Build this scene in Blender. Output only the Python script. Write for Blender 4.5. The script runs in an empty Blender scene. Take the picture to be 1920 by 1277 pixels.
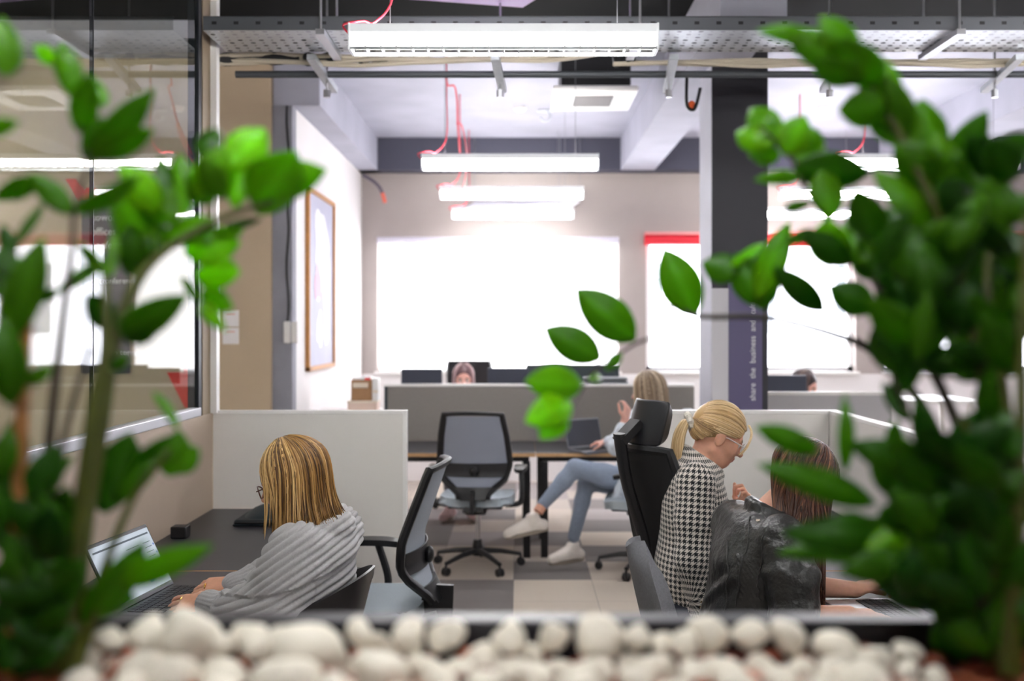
import bpy, bmesh, math, random
import numpy as np
from mathutils import Vector, Matrix
F = 1867.0; VX = 973.0; VY = 614.0; EYE = 1.62
scn = bpy.context.scene
COL = scn.collection
rnd = random.Random(7)
PI = math.pi

def P(px, py, s):
    """point seen at pixel (px,py) whose scale is s pixels per metre"""
    return Vector(((px - VX) / s, F / s, EYE - (py - VY) / s))

def lin(c):
    return tuple((x / 255 / 12.92) if x / 255 <= 0.04045 else ((x / 255 + 0.055) / 1.055) ** 2.4 for x in c)

# ---------------------------------------------------------------- materials
MATS = {}
def mat(name, rgb, rough=0.5, metal=0.0, var=0.0, vscale=40.0, bump=0.0, bscale=200.0, emit=0.0, spec=0.5, coat=0.0, sheen=0.0, attr=None):
    if name in MATS: return MATS[name]
    m = bpy.data.materials.new(name); m.use_nodes = True
    nt = m.node_tree; N = nt.nodes; L = nt.links
    b = N['Principled BSDF']
    c = lin(rgb)
    b.inputs['Base Color'].default_value = (*c, 1)
    b.inputs['Roughness'].default_value = rough
    b.inputs['Metallic'].default_value = metal
    b.inputs['Specular IOR Level'].default_value = spec
    b.inputs['Coat Weight'].default_value = coat
    b.inputs['Sheen Weight'].default_value = sheen
    if emit:
        b.inputs['Emission Color'].default_value = (*c, 1); b.inputs['Emission Strength'].default_value = emit
    tc = N.new('ShaderNodeTexCoord')
    src = None
    if attr:
        a = N.new('ShaderNodeAttribute'); a.attribute_name = attr
        src = a.outputs['Color']
        L.new(src, b.inputs['Base Color'])
    if var:
        n = N.new('ShaderNodeTexNoise'); n.inputs['Scale'].default_value = vscale; n.inputs['Detail'].default_value = 4
        L.new(tc.outputs['Object'], n.inputs['Vector'])
        mx = N.new('ShaderNodeMix'); mx.data_type = 'RGBA'; mx.blend_type = 'MULTIPLY'
        mx.inputs[0].default_value = 1.0
        r = N.new('ShaderNodeMapRange'); r.inputs[3].default_value = 1 - var; r.inputs[4].default_value = 1 + var
        r.inputs[1].default_value = .25; r.inputs[2].default_value = .75
        L.new(n.outputs['Fac'], r.inputs[0])
        cb = N.new('ShaderNodeCombineColor')
        for i in range(3): L.new(r.outputs[0], cb.inputs[i])
        if src is not None: L.new(src, mx.inputs[6])
        else: mx.inputs[6].default_value = (*c, 1)
        L.new(cb.outputs[0], mx.inputs[7])
        L.new(mx.outputs[2], b.inputs['Base Color'])
    if bump:
        n2 = N.new('ShaderNodeTexNoise'); n2.inputs['Scale'].default_value = bscale; n2.inputs['Detail'].default_value = 3
        L.new(tc.outputs['Object'], n2.inputs['Vector'])
        bp = N.new('ShaderNodeBump'); bp.inputs['Strength'].default_value = bump; bp.inputs['Distance'].default_value = 0.01
        L.new(n2.outputs['Fac'], bp.inputs['Height']); L.new(bp.outputs['Normal'], b.inputs['Normal'])
    MATS[name] = m
    return m

def emat(name, rgb, strength):
    if name in MATS: return MATS[name]
    m = bpy.data.materials.new(name); m.use_nodes = True
    N = m.node_tree.nodes; N.remove(N['Principled BSDF'])
    e = N.new('ShaderNodeEmission'); e.inputs[0].default_value = (*lin(rgb), 1); e.inputs[1].default_value = strength
    m.node_tree.links.new(e.outputs[0], N['Material Output'].inputs[0])
    MATS[name] = m
    return m

def glassmat(name, ior=1.5, tint=(255, 255, 255), boost=1.0):
    if name in MATS: return MATS[name]
    m = bpy.data.materials.new(name); m.use_nodes = True
    nt = m.node_tree; N = nt.nodes; L = nt.links; N.remove(N['Principled BSDF'])
    t = N.new('ShaderNodeBsdfTransparent'); t.inputs[0].default_value = (*lin(tint), 1)
    g = N.new('ShaderNodeBsdfGlossy'); g.inputs['Roughness'].default_value = 0.0
    fr = N.new('ShaderNodeFresnel'); fr.inputs[0].default_value = ior
    ge = N.new('ShaderNodeNewGeometry')
    mu = N.new('ShaderNodeMath'); mu.operation = 'SUBTRACT'; mu.inputs[0].default_value = 1; L.new(ge.outputs['Backfacing'], mu.inputs[1])
    m2 = N.new('ShaderNodeMath'); m2.operation = 'MULTIPLY'; L.new(mu.outputs[0], m2.inputs[0]); L.new(fr.outputs[0], m2.inputs[1])
    m3 = N.new('ShaderNodeMath'); m3.operation = 'MULTIPLY'; m3.use_clamp = True; m3.inputs[1].default_value = boost; L.new(m2.outputs[0], m3.inputs[0])
    mx = N.new('ShaderNodeMixShader'); L.new(m3.outputs[0], mx.inputs[0]); L.new(t.outputs[0], mx.inputs[1]); L.new(g.outputs[0], mx.inputs[2])
    L.new(mx.outputs[0], N['Material Output'].inputs[0])
    MATS[name] = m
    return m

# ---------------------------------------------------------------- mesh builder
def frame_of(d):
    d = Vector(d).normalized()
    a = Vector((0, 0, 1)) if abs(d.z) < .9 else Vector((1, 0, 0))
    u = d.cross(a).normalized(); v = u.cross(d).normalized()
    return u, v

def catmull(pts, n=8):
    pts = [Vector(p) for p in pts]
    if len(pts) < 3:
        return [pts[0].lerp(pts[-1], i / n) for i in range(n + 1)]
    out = []
    for i in range(len(pts) - 1):
        p0 = pts[max(i - 1, 0)]; p1 = pts[i]; p2 = pts[i + 1]; p3 = pts[min(i + 2, len(pts) - 1)]
        for k in range(n):
            t = k / n
            out.append(.5 * ((2 * p1) + (p2 - p0) * t + (2 * p0 - 5 * p1 + 4 * p2 - p3) * t * t + (3 * p1 - p0 - 3 * p2 + p3) * t ** 3))
    out.append(pts[-1])
    return out

class MB:
    def __init__(self):
        self.v = []; self.f = []; self.mi = []; self.col = []; self.uv = []
    def add(self, vs, fs, mi=0, col=None, uv=None):
        b = len(self.v)
        self.v.extend([tuple(x) for x in vs])
        self.f.extend([tuple(i + b for i in f) for f in fs])
        self.mi.extend([mi] * len(fs))
        if col is not None or self.col:
            while len(self.col) < b: self.col.append((1, 1, 1))
            self.col.extend([col if col is not None else (1, 1, 1)] * len(vs))
        if uv is not None or self.uv:
            while len(self.uv) < b: self.uv.append((0, 0))
            self.uv.extend(uv if uv is not None else [(0, 0)] * len(vs))
        return self
    def box(self, lo, hi, mi=0, col=None, M=None):
        x0, y0, z0 = lo; x1, y1, z1 = hi
        vs = [(x0, y0, z0), (x1, y0, z0), (x1, y1, z0), (x0, y1, z0), (x0, y0, z1), (x1, y0, z1), (x1, y1, z1), (x0, y1, z1)]
        if M is not None: vs = [M @ Vector(p) for p in vs]
        fs = [(0, 3, 2, 1), (4, 5, 6, 7), (0, 1, 5, 4), (1, 2, 6, 5), (2, 3, 7, 6), (3, 0, 4, 7)]
        return self.add(vs, fs, mi, col)
    def cbox(self, c, size, M=None, mi=0, col=None):
        c = Vector(c); h = Vector(size) / 2
        if M is None: return self.box(c - h, c + h, mi, col)
        return self.box(-h, h, mi, col, Matrix.Translation(c) @ M.to_4x4())
    def bar(self, a, b, w, h, mi=0, up=None, col=None):
        a = Vector(a); b = Vector(b); d = (b - a).normalized()
        up = Vector(up) if up is not None else (Vector((0, 0, 1)) if abs(d.z) < .95 else Vector((1, 0, 0)))
        u = d.cross(up).normalized(); v = u.cross(d)
        vs = []
        for p in (a, b):
            for sx, sy in ((-1, -1), (1, -1), (1, 1), (-1, 1)): vs.append(p + u * sx * w / 2 + v * sy * h / 2)
        return self.add(vs, [(0, 1, 2, 3), (7, 6, 5, 4), (0, 4, 5, 1), (1, 5, 6, 2), (2, 6, 7, 3), (3, 7, 4, 0)], mi, col)
    def tube(self, pts, r, n=8, mi=0, col=None, flat=1.0, up=None):
        pts = [Vector(p) for p in pts]
        m = len(pts)
        rs = r if hasattr(r, '__len__') else [r] * m
        vs = []; u = None
        for i, p in enumerate(pts):
            t = (pts[min(i + 1, m - 1)] - pts[max(i - 1, 0)])
            if t.length < 1e-9: t = Vector((0, 0, 1))
            t.normalize()
            if u is None:
                if up is not None:
                    u = Vector(up); u = (u - t * u.dot(t)).normalized()
                else: u = frame_of(t)[0]
            else:
                u = (u - t * u.dot(t))
                u = u.normalized() if u.length > 1e-6 else frame_of(t)[0]
            v = t.cross(u)
            for k in range(n):
                a = 2 * PI * k / n
                vs.append(p + u * math.cos(a) * rs[i] + v * math.sin(a) * rs[i] * flat)
        fs = []
        for i in range(m - 1):
            for k in range(n):
                k2 = (k + 1) % n
                fs.append((i * n + k, i * n + k2, (i + 1) * n + k2, (i + 1) * n + k))
        fs.append(tuple(range(n - 1, -1, -1))); fs.append(tuple((m - 1) * n + k for k in range(n)))
        return self.add(vs, fs, mi, col)
    def lathe(self, prof, c=(0, 0, 0), n=24, axis='z', mi=0, M=None):
        vs = []; c = Vector(c)
        for r, z in prof:
            for k in range(n):
                a = 2 * PI * k / n
                p = Vector((r * math.cos(a), r * math.sin(a), z))
                if axis == 'x': p = Vector((p.z, p.x, p.y))
                if axis == 'y': p = Vector((p.y, p.z, p.x))
                if M is not None: p = M @ p
                vs.append(c + p)
        fs = []; m = len(prof)
        for i in range(m - 1):
            for k in range(n):
                k2 = (k + 1) % n
                fs.append((i * n + k, i * n + k2, (i + 1) * n + k2, (i + 1) * n + k))
        if prof[0][0] > 1e-5: fs.append(tuple(range(n - 1, -1, -1)))
        if prof[-1][0] > 1e-5: fs.append(tuple((m - 1) * n + k for k in range(n)))
        return self.add(vs, fs, mi)
    def ball(self, c, r, n=12, m=8, M=None, mi=0, col=None):
        if not hasattr(r, '__len__'): r = (r, r, r)
        c = Vector(c); vs = []
        for i in range(m + 1):
            t = PI * i / m
            for k in range(n):
                a = 2 * PI * k / n
                p = Vector((r[0] * math.sin(t) * math.cos(a), r[1] * math.sin(t) * math.sin(a), -r[2] * math.cos(t)))
                if M is not None: p = M @ p
                vs.append(c + p)
        fs = []
        for i in range(m):
            for k in range(n):
                k2 = (k + 1) % n
                fs.append((i * n + k, i * n + k2, (i + 1) * n + k2, (i + 1) * n + k))
        return self.add(vs, fs, mi, col)
    def sheet(self, grid, th=0.0, mi=0, nrm=None):
        """closed slab from an MxN grid of points, thickness th along local normals"""
        R = len(grid); C = len(grid[0])
        G = [[Vector(p) for p in row] for row in grid]
        def nr(i, j):
            a = G[min(i + 1, R - 1)][j] - G[max(i - 1, 0)][j]; b = G[i][min(j + 1, C - 1)] - G[i][max(j - 1, 0)]
            n = a.cross(b)
            return n.normalized() if n.length > 1e-12 else Vector((0, 0, 1))
        top = []; bot = []
        for i in range(R):
            for j in range(C):
                n = nr(i, j)
                top.append(G[i][j] + n * th / 2); bot.append(G[i][j] - n * th / 2)
        vs = top + bot; o = R * C; fs = []
        for i in range(R - 1):
            for j in range(C - 1):
                a, b, c, d = i * C + j, i * C + j + 1, (i + 1) * C + j + 1, (i + 1) * C + j
                fs.append((a, d, c, b)); fs.append((a + o, b + o, c + o, d + o))
        for j in range(C - 1):
            fs.append((j, j + 1, j + 1 + o, j + o)); k = (R - 1) * C + j; fs.append((k + 1, k, k + o, k + 1 + o))
        for i in range(R - 1):
            k = i * C; fs.append((k + C, k, k + o, k + C + o)); k = i * C + C - 1; fs.append((k, k + C, k + C + o, k + o))
        return self.add(vs, fs, mi)
    def prism(self, outline, org, ux, uy, depth, mi=0):
        org = Vector(org); ux = Vector(ux); uy = Vector(uy); n = ux.cross(uy).normalized()
        a = [org + ux * x + uy * y for x, y in outline]; b = [p + n * depth for p in a]
        k = len(a)
        fs = [tuple(range(k - 1, -1, -1)), tuple(range(k, 2 * k))]
        for i in range(k):
            j = (i + 1) % k; fs.append((i, j, j + k, i + k))
        return self.add(a + b, fs, mi)

XF = {}   # object name -> world matrix of its thing
def mesh_from(name, v, f, mats, smooth=True, mi=None, col=None, uv=None, colname='col'):
    me = bpy.data.meshes.new(name)
    me.from_pydata(v, [], f)
    for m in (mats if isinstance(mats, (list, tuple)) else [mats]): me.materials.append(m)
    if mi is not None and any(mi): me.polygons.foreach_set('material_index', mi)
    if col:
        a = me.color_attributes.new(colname, 'FLOAT_COLOR', 'POINT')
        arr = np.ones((len(v), 4), dtype=np.float32); arr[:, :3] = np.array(col)[:len(v)]
        a.data.foreach_set('color', arr.ravel())
    if uv:
        u = me.uv_layers.new(name='UVMap')
        li = np.zeros(len(me.loops), dtype=np.int32); me.loops.foreach_get('vertex_index', li)
        u.data.foreach_set('uv', np.array(uv, dtype=np.float32)[li].ravel())
    if smooth: me.polygons.foreach_set('use_smooth', [True] * len(me.polygons))
    me.update()
    return me

def obj(name, mb, mats, parent=None, world=False, bevel=0.0, smooth=True, sub=0, sharp=35, label=None, kind=None):
    v = mb.v
    if parent is not None and world:
        Mi = XF[parent.name].inverted()
        v = [tuple(Mi @ Vector(p)) for p in v]
    me = mesh_from(name, v, mb.f, mats, smooth, mb.mi, mb.col, mb.uv)
    o = bpy.data.objects.new(name, me); COL.objects.link(o)
    if parent is not None:
        o.parent = parent; XF[o.name] = XF[parent.name]
    else: XF[o.name] = Matrix.Identity(4)
    if smooth:
        try: me.set_sharp_from_angle(angle=math.radians(sharp))
        except Exception: pass
    if bevel:
        md = o.modifiers.new('b', 'BEVEL'); md.width = bevel; md.segments = 2; md.limit_method = 'ANGLE'; md.angle_limit = math.radians(40)
        md.harden_normals = False
    if sub:
        md = o.modifiers.new('s', 'SUBSURF'); md.levels = sub; md.render_levels = sub
    if label: o['label'] = label
    if kind: o['kind'] = kind
    return o

def tag(o, label, cat, group=None, kind=None):
    o['label'] = label; o['category'] = cat
    if group: o['group'] = group
    if kind: o['kind'] = kind
    return o

def thing(name, label, cat, loc=(0, 0, 0), rotz=0.0, group=None):
    o = bpy.data.objects.new(name, None); COL.objects.link(o)
    o.empty_display_size = .1
    o.location = loc; o.rotation_euler = (0, 0, rotz)
    XF[o.name] = Matrix.Translation(Vector(loc)) @ Matrix.Rotation(rotz, 4, 'Z')
    return tag(o, label, cat, group)

def dup(root, loc, rotz, label, group=None):
    r = root.copy(); COL.objects.link(r); r.location = loc; r.rotation_euler = (0, 0, rotz); r['label'] = label
    if group: r['group'] = group
    XF[r.name] = Matrix.Translation(Vector(loc)) @ Matrix.Rotation(rotz, 4, 'Z')
    for ch in list(root.children):
        c = ch.copy(); COL.objects.link(c); c.parent = r
        for g in list(ch.children):
            d = g.copy(); COL.objects.link(d); d.parent = c
    return r

def struct(name, mb, m, parent=None, bevel=0.0, smooth=False, label=None):
    o = obj(name, mb, m, parent, bevel=bevel, smooth=smooth)
    if parent is None:
        o['kind'] = 'structure'
    if label: o['label'] = label
    return o

def text(name, s, m, parent, loc, rot, size, extrude=.001, align='LEFT', world=True, bold=0.0):
    cu = bpy.data.curves.new(name, 'FONT'); cu.body = s; cu.size = size; cu.extrude = extrude; cu.align_x = align; cu.offset = bold
    cu.materials.append(m)
    tmp = bpy.data.objects.new(name, cu); COL.objects.link(tmp); bpy.context.view_layer.update()
    me = bpy.data.meshes.new_from_object(tmp.evaluated_get(bpy.context.evaluated_depsgraph_get())); bpy.data.objects.remove(tmp); bpy.data.curves.remove(cu)
    me.name = name
    o = bpy.data.objects.new(name, me); COL.objects.link(o)
    W = Matrix.Translation(Vector(loc)) @ rot.to_4x4()
    if parent is not None:
        W = XF[parent.name].inverted() @ W; o.parent = parent
    o.matrix_local = W
    return o
# ================================================================ ROOM
ZC = 3.58            # ceiling
YB = 10.5            # back wall face
XL, XR = -6.0, 6.2
YF = -4.5
m_taupe = mat('taupe_paint', (170, 160, 156), .85, var=.03, vscale=3)
m_white = mat('white_paint', (236, 232, 232), .8, var=.02, vscale=3)
m_beige = mat('beige_paint', (196, 176, 150), .8, var=.03, vscale=3)
m_beige2 = mat('beige_low_wall', (190, 172, 154), .7, var=.03, vscale=3)
m_conc = mat('concrete_lilac', (172, 172, 186), .85, var=.10, vscale=2.2, bump=.08, bscale=30)
m_concd = mat('concrete_grey', (150, 150, 160), .85, var=.12, vscale=4, bump=.1, bscale=40)
m_black = mat('black_ceiling_paint', (4, 4, 5), .9, spec=.1)
m_band = mat('dark_band_paint', (78, 78, 92), .8, var=.04)
m_dkcol = mat('charcoal_column_paint', (50, 50, 58), .6, var=.05, vscale=5)
m_lgrey = mat('light_grey_laminate', (226, 222, 218), .55, var=.015, vscale=2)
m_edge = mat('white_edge', (240, 238, 236), .4)
m_alu = mat('aluminium', (190, 190, 196), .35, .9)
m_dkalu = mat('dark_aluminium', (52, 54, 60), .4, .6)
m_glass = glassmat('partition_glass', 1.68, (244, 250, 247), 1.1)
m_pane = glassmat('window_glass', 1.45)
m_sky = None

# floor: carpet tiles, each tile its own tone
mb = MB()
pal = [(186, 174, 162), (174, 163, 154), (154, 146, 144), (122, 116, 114), (200, 188, 174)]
rt = random.Random(11)
x0 = -.034 - 13 * .5; y0 = 6.39 - 22 * .5
for i in range(26):
    for j in range(31):
        xa = x0 + i * .5; ya = y0 + j * .5
        c = pal[rt.choice([0, 0, 1, 1, 2, 2, 3, 4])]
        if abs(xa + .034) < .01 and abs(ya - 6.39) < .01: c = pal[3]
        if abs(xa + .534) < .01 and (abs(ya - 5.89) < .01 or abs(ya - 5.39) < .01): c = pal[3]
        if abs(xa + .034) < .01 and (abs(ya - 5.89) < .01 or abs(ya - 5.39) < .01): c = pal[4]
        if abs(xa - .466) < .01 and (abs(ya - 5.89) < .01 or abs(ya - 5.39) < .01): c = pal[4]
        if abs(xa - .466) < .01 and abs(ya - 6.39) < .01: c = pal[0]
        if abs(xa + .534) < .01 and abs(ya - 6.39) < .01: c = pal[0]
        if abs(xa + 1.034) < .01 and 5 < ya < 7: c = pal[1]
        g = .0012
        mb.add([(xa + g, ya + g, 0), (xa + .5 - g, ya + g, 0), (xa + .5 - g, ya + .5 - g, 0), (xa + g, ya + .5 - g, 0)], [(0, 1, 2, 3)], 0, lin(c))
mb.box((XL - .3, YF - .3, -.12), (XR + .3, YB + .3, -.004), 0, lin((90, 86, 84)))
m_carpet = mat('carpet_tiles', (170, 160, 152), .95, var=.16, vscale=220, bump=.35, bscale=420, attr='col')
struct('floor', mb, m_carpet)

# walls (outer shell)
def wallbox(name, lo, hi, m): return struct(name, MB().box(lo, hi), m)
wallbox('wall_left', (XL - .15, YF, 0), (XL, YB, ZC), m_beige)
wallbox('wall_right', (XR, YF, 0), (XR + .15, YB, ZC), m_white)
wallbox('wall_front', (XL, YF - .15, 0), (XR, YF, ZC), m_taupe)
# back wall with three openings
W = [(-1.49, 1.05, 1.155, 2.57), (1.34, 3.55, 1.155, 2.60), (3.85, 5.7, 1.155, 2.60)]
mb = MB(); t0, t1 = YB, YB + .25
mb.box((XL, t0, 0), (XR, t1, 1.155))
mb.box((XL, t0, 2.60), (XR, t1, ZC))
xs = [XL] + [v for w in W for v in w[:2]] + [XR]
for a, b in zip(xs[0::2], xs[1::2]): mb.box((a, t0, 1.155), (b, t1, 2.60))
mb.box((-1.49, t0, 2.57), (1.05, t1, 2.60))
struct('wall_back', mb, m_taupe)
mb = MB().box((-1.655, YB - .012, 0.0), (XR, YB, 1.13))
struct('trim_1', mb, m_white)
mb = MB().box((-1.66, YB - .22, 3.245), (XR, YB, ZC)); struct('beam_back', mb, m_band)

# ceiling
struct('ceiling', MB().box((XL, 6.35, ZC), (XR, YB + .25, ZC + .12)), m_conc)
struct('ceiling_front', MB().box((XL, YF, ZC), (XR, 6.35, ZC + .12)), m_black)
struct('beam_left', MB().box((-1.80, 7.29, 3.245), (-1.46, YB, ZC)), m_conc)
struct('beam_right', MB().box((1.05, 5.2, 3.245), (1.40, YB - .22, ZC)), m_conc)
struct('beam_far_right', MB().box((3.72, 6.36, 3.245), (4.1, YB - .22, ZC)), m_conc)
struct('beam_far_left', MB().box((-4.2, 6.36, 3.245), (-3.9, 7.25, ZC)), m_conc)

# white side wall with poster, its grey pilaster, beige wall
struct('wall_side', MB().box((-1.80, 7.42, 0), (-1.66, YB, 3.245)), m_white)
struct('column_left', MB().box((-1.805, 7.29, 0), (-1.66, 7.42, 3.245)), m_concd)
struct('wall_beige', MB().box((XL, 7.25, 0), (-1.805, 7.40, ZC)), m_beige)

# low wall + glass partition on the left
XG = -1.49
yp = 4.84
struct('wall_low_left', MB().box((XG - .10, -1.5, 0), (XG, yp, 1.205)), m_beige2)
g = MB()
g.box((XG - .055, -1.5, 1.205), (XG + .004, yp - .18, 1.245))
struct('trim_glass_sill', g, m_alu, bevel=.003)
gw = MB().box((XG - .03, 3.53, 1.245), (XG - .018, yp - .18, ZC))
o = struct('window_1', gw, m_glass)
gw = MB().box((XG - .03, -1.5, 1.245), (XG - .018, 3.525, ZC))
struct('window_2', gw, m_glass)
struct('trim_glass_joint', MB().box((XG - .031, 3.5255, 1.245), (XG - .0165, 3.5295, ZC)), m_dkalu)
g = MB().box((XG - .06, yp - .18, 1.205), (XG - .008, yp - .135, ZC)); struct('trim_post_black', g, m_dkalu)
g = MB().box((XG - .06, yp - .135, 1.205), (XG - .004, yp - .02, ZC)); struct('trim_post_beige', g, mat('frame_beige', (150, 132, 108), .6))
g = MB().box((XG - .06, yp - .02, 1.205), (XG + .026, yp + .03, ZC)); struct('trim_post_white', g, m_edge)

# right-hand columns
xa, xb = 1.187, 1.53
ya, yb2 = 6.12, 6.52
mb = MB().box((xa, ya, 0), (xb, yb2, ZC))
col = struct('column_right', mb, [m_dkcol])
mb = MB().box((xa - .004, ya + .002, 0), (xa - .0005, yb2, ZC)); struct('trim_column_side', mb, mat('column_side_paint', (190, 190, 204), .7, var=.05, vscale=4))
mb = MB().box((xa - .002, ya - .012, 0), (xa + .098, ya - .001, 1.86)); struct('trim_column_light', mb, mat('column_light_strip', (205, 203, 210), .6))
mb = MB().box((xa + .098, ya - .016, 0), (xa + .305, ya - .001, 1.90))
colsign = tag(obj('column_sign', mb, mat('purple_grey_sign', (92, 86, 122), .45)), 'purple grey sign panel with white vertical lettering on charcoal column', 'sign')
mt_white = mat('white_letters', (235, 235, 240), .5)
text('lettering', 'share  the  business  and  culture  here', mt_white, colsign, (xa + .262, ya - .018, 1.17), Matrix(((0, -1, 0), (0, 0, -1), (1, 0, 0))), .050, .001)

# windows of the back wall: frame and pane
m_frame = mat('white_window_frame', (238, 238, 240), .4)
k = 3
for (a, b, c, d) in W:
    mb = MB()
    y1 = YB + .10; y2 = YB + .16; w = .05
    mb.box((a, y1, c), (a + w, y2, d)); mb.box((b - w, y1, c), (b, y2, d)); mb.box((a, y1, c), (b, y2, c + w)); mb.box((a, y1, d - w), (b, y2, d))
    mid = [(a + b) / 2] if b - a < 2.4 else [(a + b) / 2]
    for m_ in mid: mb.box((m_ - .03, y1, c), (m_ + .03, y2, d))
    o = struct('window_%d' % k, mb, m_frame)
    obj('pane', MB().box((a + .01, y1 + .025, c + .01), (b - .01, y1 + .035, d - .01)), m_pane, o, smooth=False)
    mb = MB().box((a - .03, YB - .06, c - .03), (b + .03, YB + .10, c)); struct('trim_sill_%d' % k, mb, m_edge, bevel=.004)
    k += 1
# roller blinds
t = thing('roller_blind', 'white translucent roller blind pulled down over the big middle window', 'blind', (-.22, YB - .04, 2.56))
obj('fabric', MB().box((-1.46, YB - .034, 1.17), (1.02, YB - .030, 2.50)), emat('sunlit_blind', (252, 252, 255), 2.2), t, world=True, smooth=False)  # daylight through the fabric is given as its own glow
mb = MB().tube([(-1.49, YB - .04, 2.535), (1.05, YB - .04, 2.535)], .038, 16); obj('cassette', mb, mat('blind_cassette', (214, 210, 222), .5), t, world=True)
mb = MB().box((-1.46, YB - .042, 1.155), (1.02, YB - .022, 1.175)); obj('bottom_bar', mb, m_frame, t, world=True, bevel=.003)
m_red = mat('red_blind_fabric', (226, 40, 56), .6)
for (a, b, lab) in ((1.32, 3.57, 'red roller blind rolled up above the window behind the charcoal column'), (3.83, 5.72, 'red roller blind rolled up above the far right window')):
    t = thing('roller_blind', lab, 'blind', ((a + b) / 2, YB - .05, 2.58))
    obj('roll', MB().tube([(a, YB - .06, 2.535), (b, YB - .06, 2.535)], .055, 16), m_red, t, world=True)
    obj('bracket', MB().box((a, YB - .10, 2.59), (b, YB, 2.62)), mat('blind_bracket', (230, 150, 150), .5), t, world=True, smooth=False)

# outside: pale facade across the street
m_fac = mat('outside_facade', (235, 235, 240), .9)
mb = MB().box((-14, 20, -3), (18, 20.5, 4.2))
fac = tag(obj('outside_facade', mb, m_fac, smooth=False), 'pale building facade across the street behind the windows', 'building')
for i in range(6):
    x = 2.0 + i * 2.2
    w_ = obj('window', MB().box((x, 19.96, 1.5), (x + .9, 20.0, 2.9)), mat('outside_window', (120, 124, 130), .2), fac, smooth=False)
for i in range(3):
    x = 2.1 + i * 2.2
    t = thing('outside_air_conditioner', 'white outdoor air conditioner unit on the facade, seen only through the windows', 'air conditioner', (x + .4, 19.8, .45), 0, 'outdoor air conditioners on the facade')
    obj('casing', MB().box((x, 19.65, .45), (x + .8, 19.99, 1.0)), m_fac, t, world=True, bevel=.01)
    obj('fan_grille', MB().lathe([(.2, 0), (.2, .02), (.17, .025)], (x + .3, 19.64, .72), 20, 'y'), mat('outside_grille', (190, 190, 195), .5), t, world=True)

# ================================================================ CUBICLE PANELS
def panel(name, lo, hi, label, m=m_lgrey, edges=True):
    t = thing(name, label, 'partition', ((lo[0] + hi[0]) / 2, (lo[1] + hi[1]) / 2, 0))
    obj('board', MB().box((lo[0], lo[1], 0.0), (hi[0], hi[1], hi[2] - .018)), m, t, world=True, smooth=False)
    obj('top_cap', MB().box((lo[0] - .002, lo[1] - .002, hi[2] - .018), (hi[0] + .002, hi[1] + .002, hi[2])), m_edge, t, world=True, bevel=.002)
    return t
t = panel('desk_divider', (XG + .002, yp + .002, 0), (-.565, yp + .042, 1.216), 'light grey divider panel behind the left woman and her desk')
obj('end_cap', MB().box((-.565, yp + .001, 0), (-.545, yp + .043, 1.216)), m_edge, t, world=True, bevel=.002)
t = panel('desk_divider', (.684, yp + .002, 0), (1.505, yp + .042, 1.216), 'light grey divider panel behind the blonde woman')
t = panel('desk_divider', (1.51, .3, 0), (1.56, yp + .042, 1.216), 'long grey divider running along the right desks')
# far bench divider
y3 = 7.73
t = thing('desk_screen', 'long taupe grey screen along the middle bench desk', 'screen', (.2, y3, .76))
obj('board', MB().box((-1.02, y3, .66), (1.36, y3 + .03, 1.16)), mat('screen_fabric', (140, 134, 130), .9, var=.05, vscale=60, bump=.2, bscale=500), t, world=True, smooth=False)
obj('end_trim', MB().box((-1.045, y3 - .003, .0), (-1.02, y3 + .033, 1.165)), mat('screen_trim', (52, 60, 66), .5), t, world=True, bevel=.002)
obj('top_trim', MB().box((-1.045, y3 - .004, 1.16), (1.36, y3 + .034, 1.182)), m_edge, t, world=True, bevel=.002)
t = thing('desk_screen', 'pale grey screen right of the charcoal column', 'screen', (2.1, 6.9, .0))
obj('board', MB().box((1.62, 6.88, 0.0), (2.58, 6.91, 1.15)), mat('screen_pale', (190, 188, 192), .8), t, world=True, smooth=False)
obj('top_trim', MB().box((1.61, 6.876, 1.15), (2.59, 6.914, 1.175)), m_edge, t, world=True, bevel=.002)
m_wire = mat('steel_wire', (150, 150, 156), .4, .8)
m_redc = mat('red_cord', (214, 48, 70), .5)
# ================================================================ DESKS
m_desk = mat('black_desktop', (48, 47, 52), .38, var=.04, vscale=8)
m_ply = mat('plywood_edge', (206, 164, 118), .6, var=.12, vscale=30)
m_blk = mat('black_metal', (22, 22, 25), .45, .2)
m_blkp = mat('black_plastic', (26, 26, 29), .42)
m_char = mat('charcoal_plastic', (34, 34, 38), .5)
def desk(x0, x1, y0, y1, label, group, z=.74, ins=.06):
    t = thing('desk', label, 'desk', ((x0 + x1) / 2, (y0 + y1) / 2, 0), 0, group)
    obj('tabletop', MB().box((x0, y0 + .004, z - .004), (x1, y1 - .004, z)), m_desk, t, world=True, smooth=False)
    obj('plywood_core', MB().box((x0, y0, z - .026), (x1, y1, z - .0006)), m_ply, t, world=True, smooth=False, label='plywood edge')
    mb = MB()
    for (a, b) in (((x0 + .06, y0 + .06), (x1 - .06, y0 + .06)), ((x0 + .06, y1 - .06), (x1 - .06, y1 - .06)), ((x0 + .06, y0 + .06), (x0 + .06, y1 - .06)), ((x1 - .06, y0 + .06), (x1 - .06, y1 - .06))):
        mb.bar((*a, z - .046), (*b, z - .046), .03, .036)
    obj('under_frame', mb, m_blk, t, world=True, smooth=False)
    for i, (a, b) in enumerate(((x0 + ins, y0 + .06), (x1 - .06, y0 + .06), (x0 + ins, y1 - .06), (x1 - .06, y1 - .06))):
        obj('leg', MB().box((a - .025, b - .025, 0), (a + .025, b + .025, z - .066)), m_blk, t, world=True, bevel=.003)
    return t
yj = 3.60
desk(-1.485, -.88, yj + .003, yp - .004, 'black desk along the left wall holding the dark pouch', 'left desks')
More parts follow.
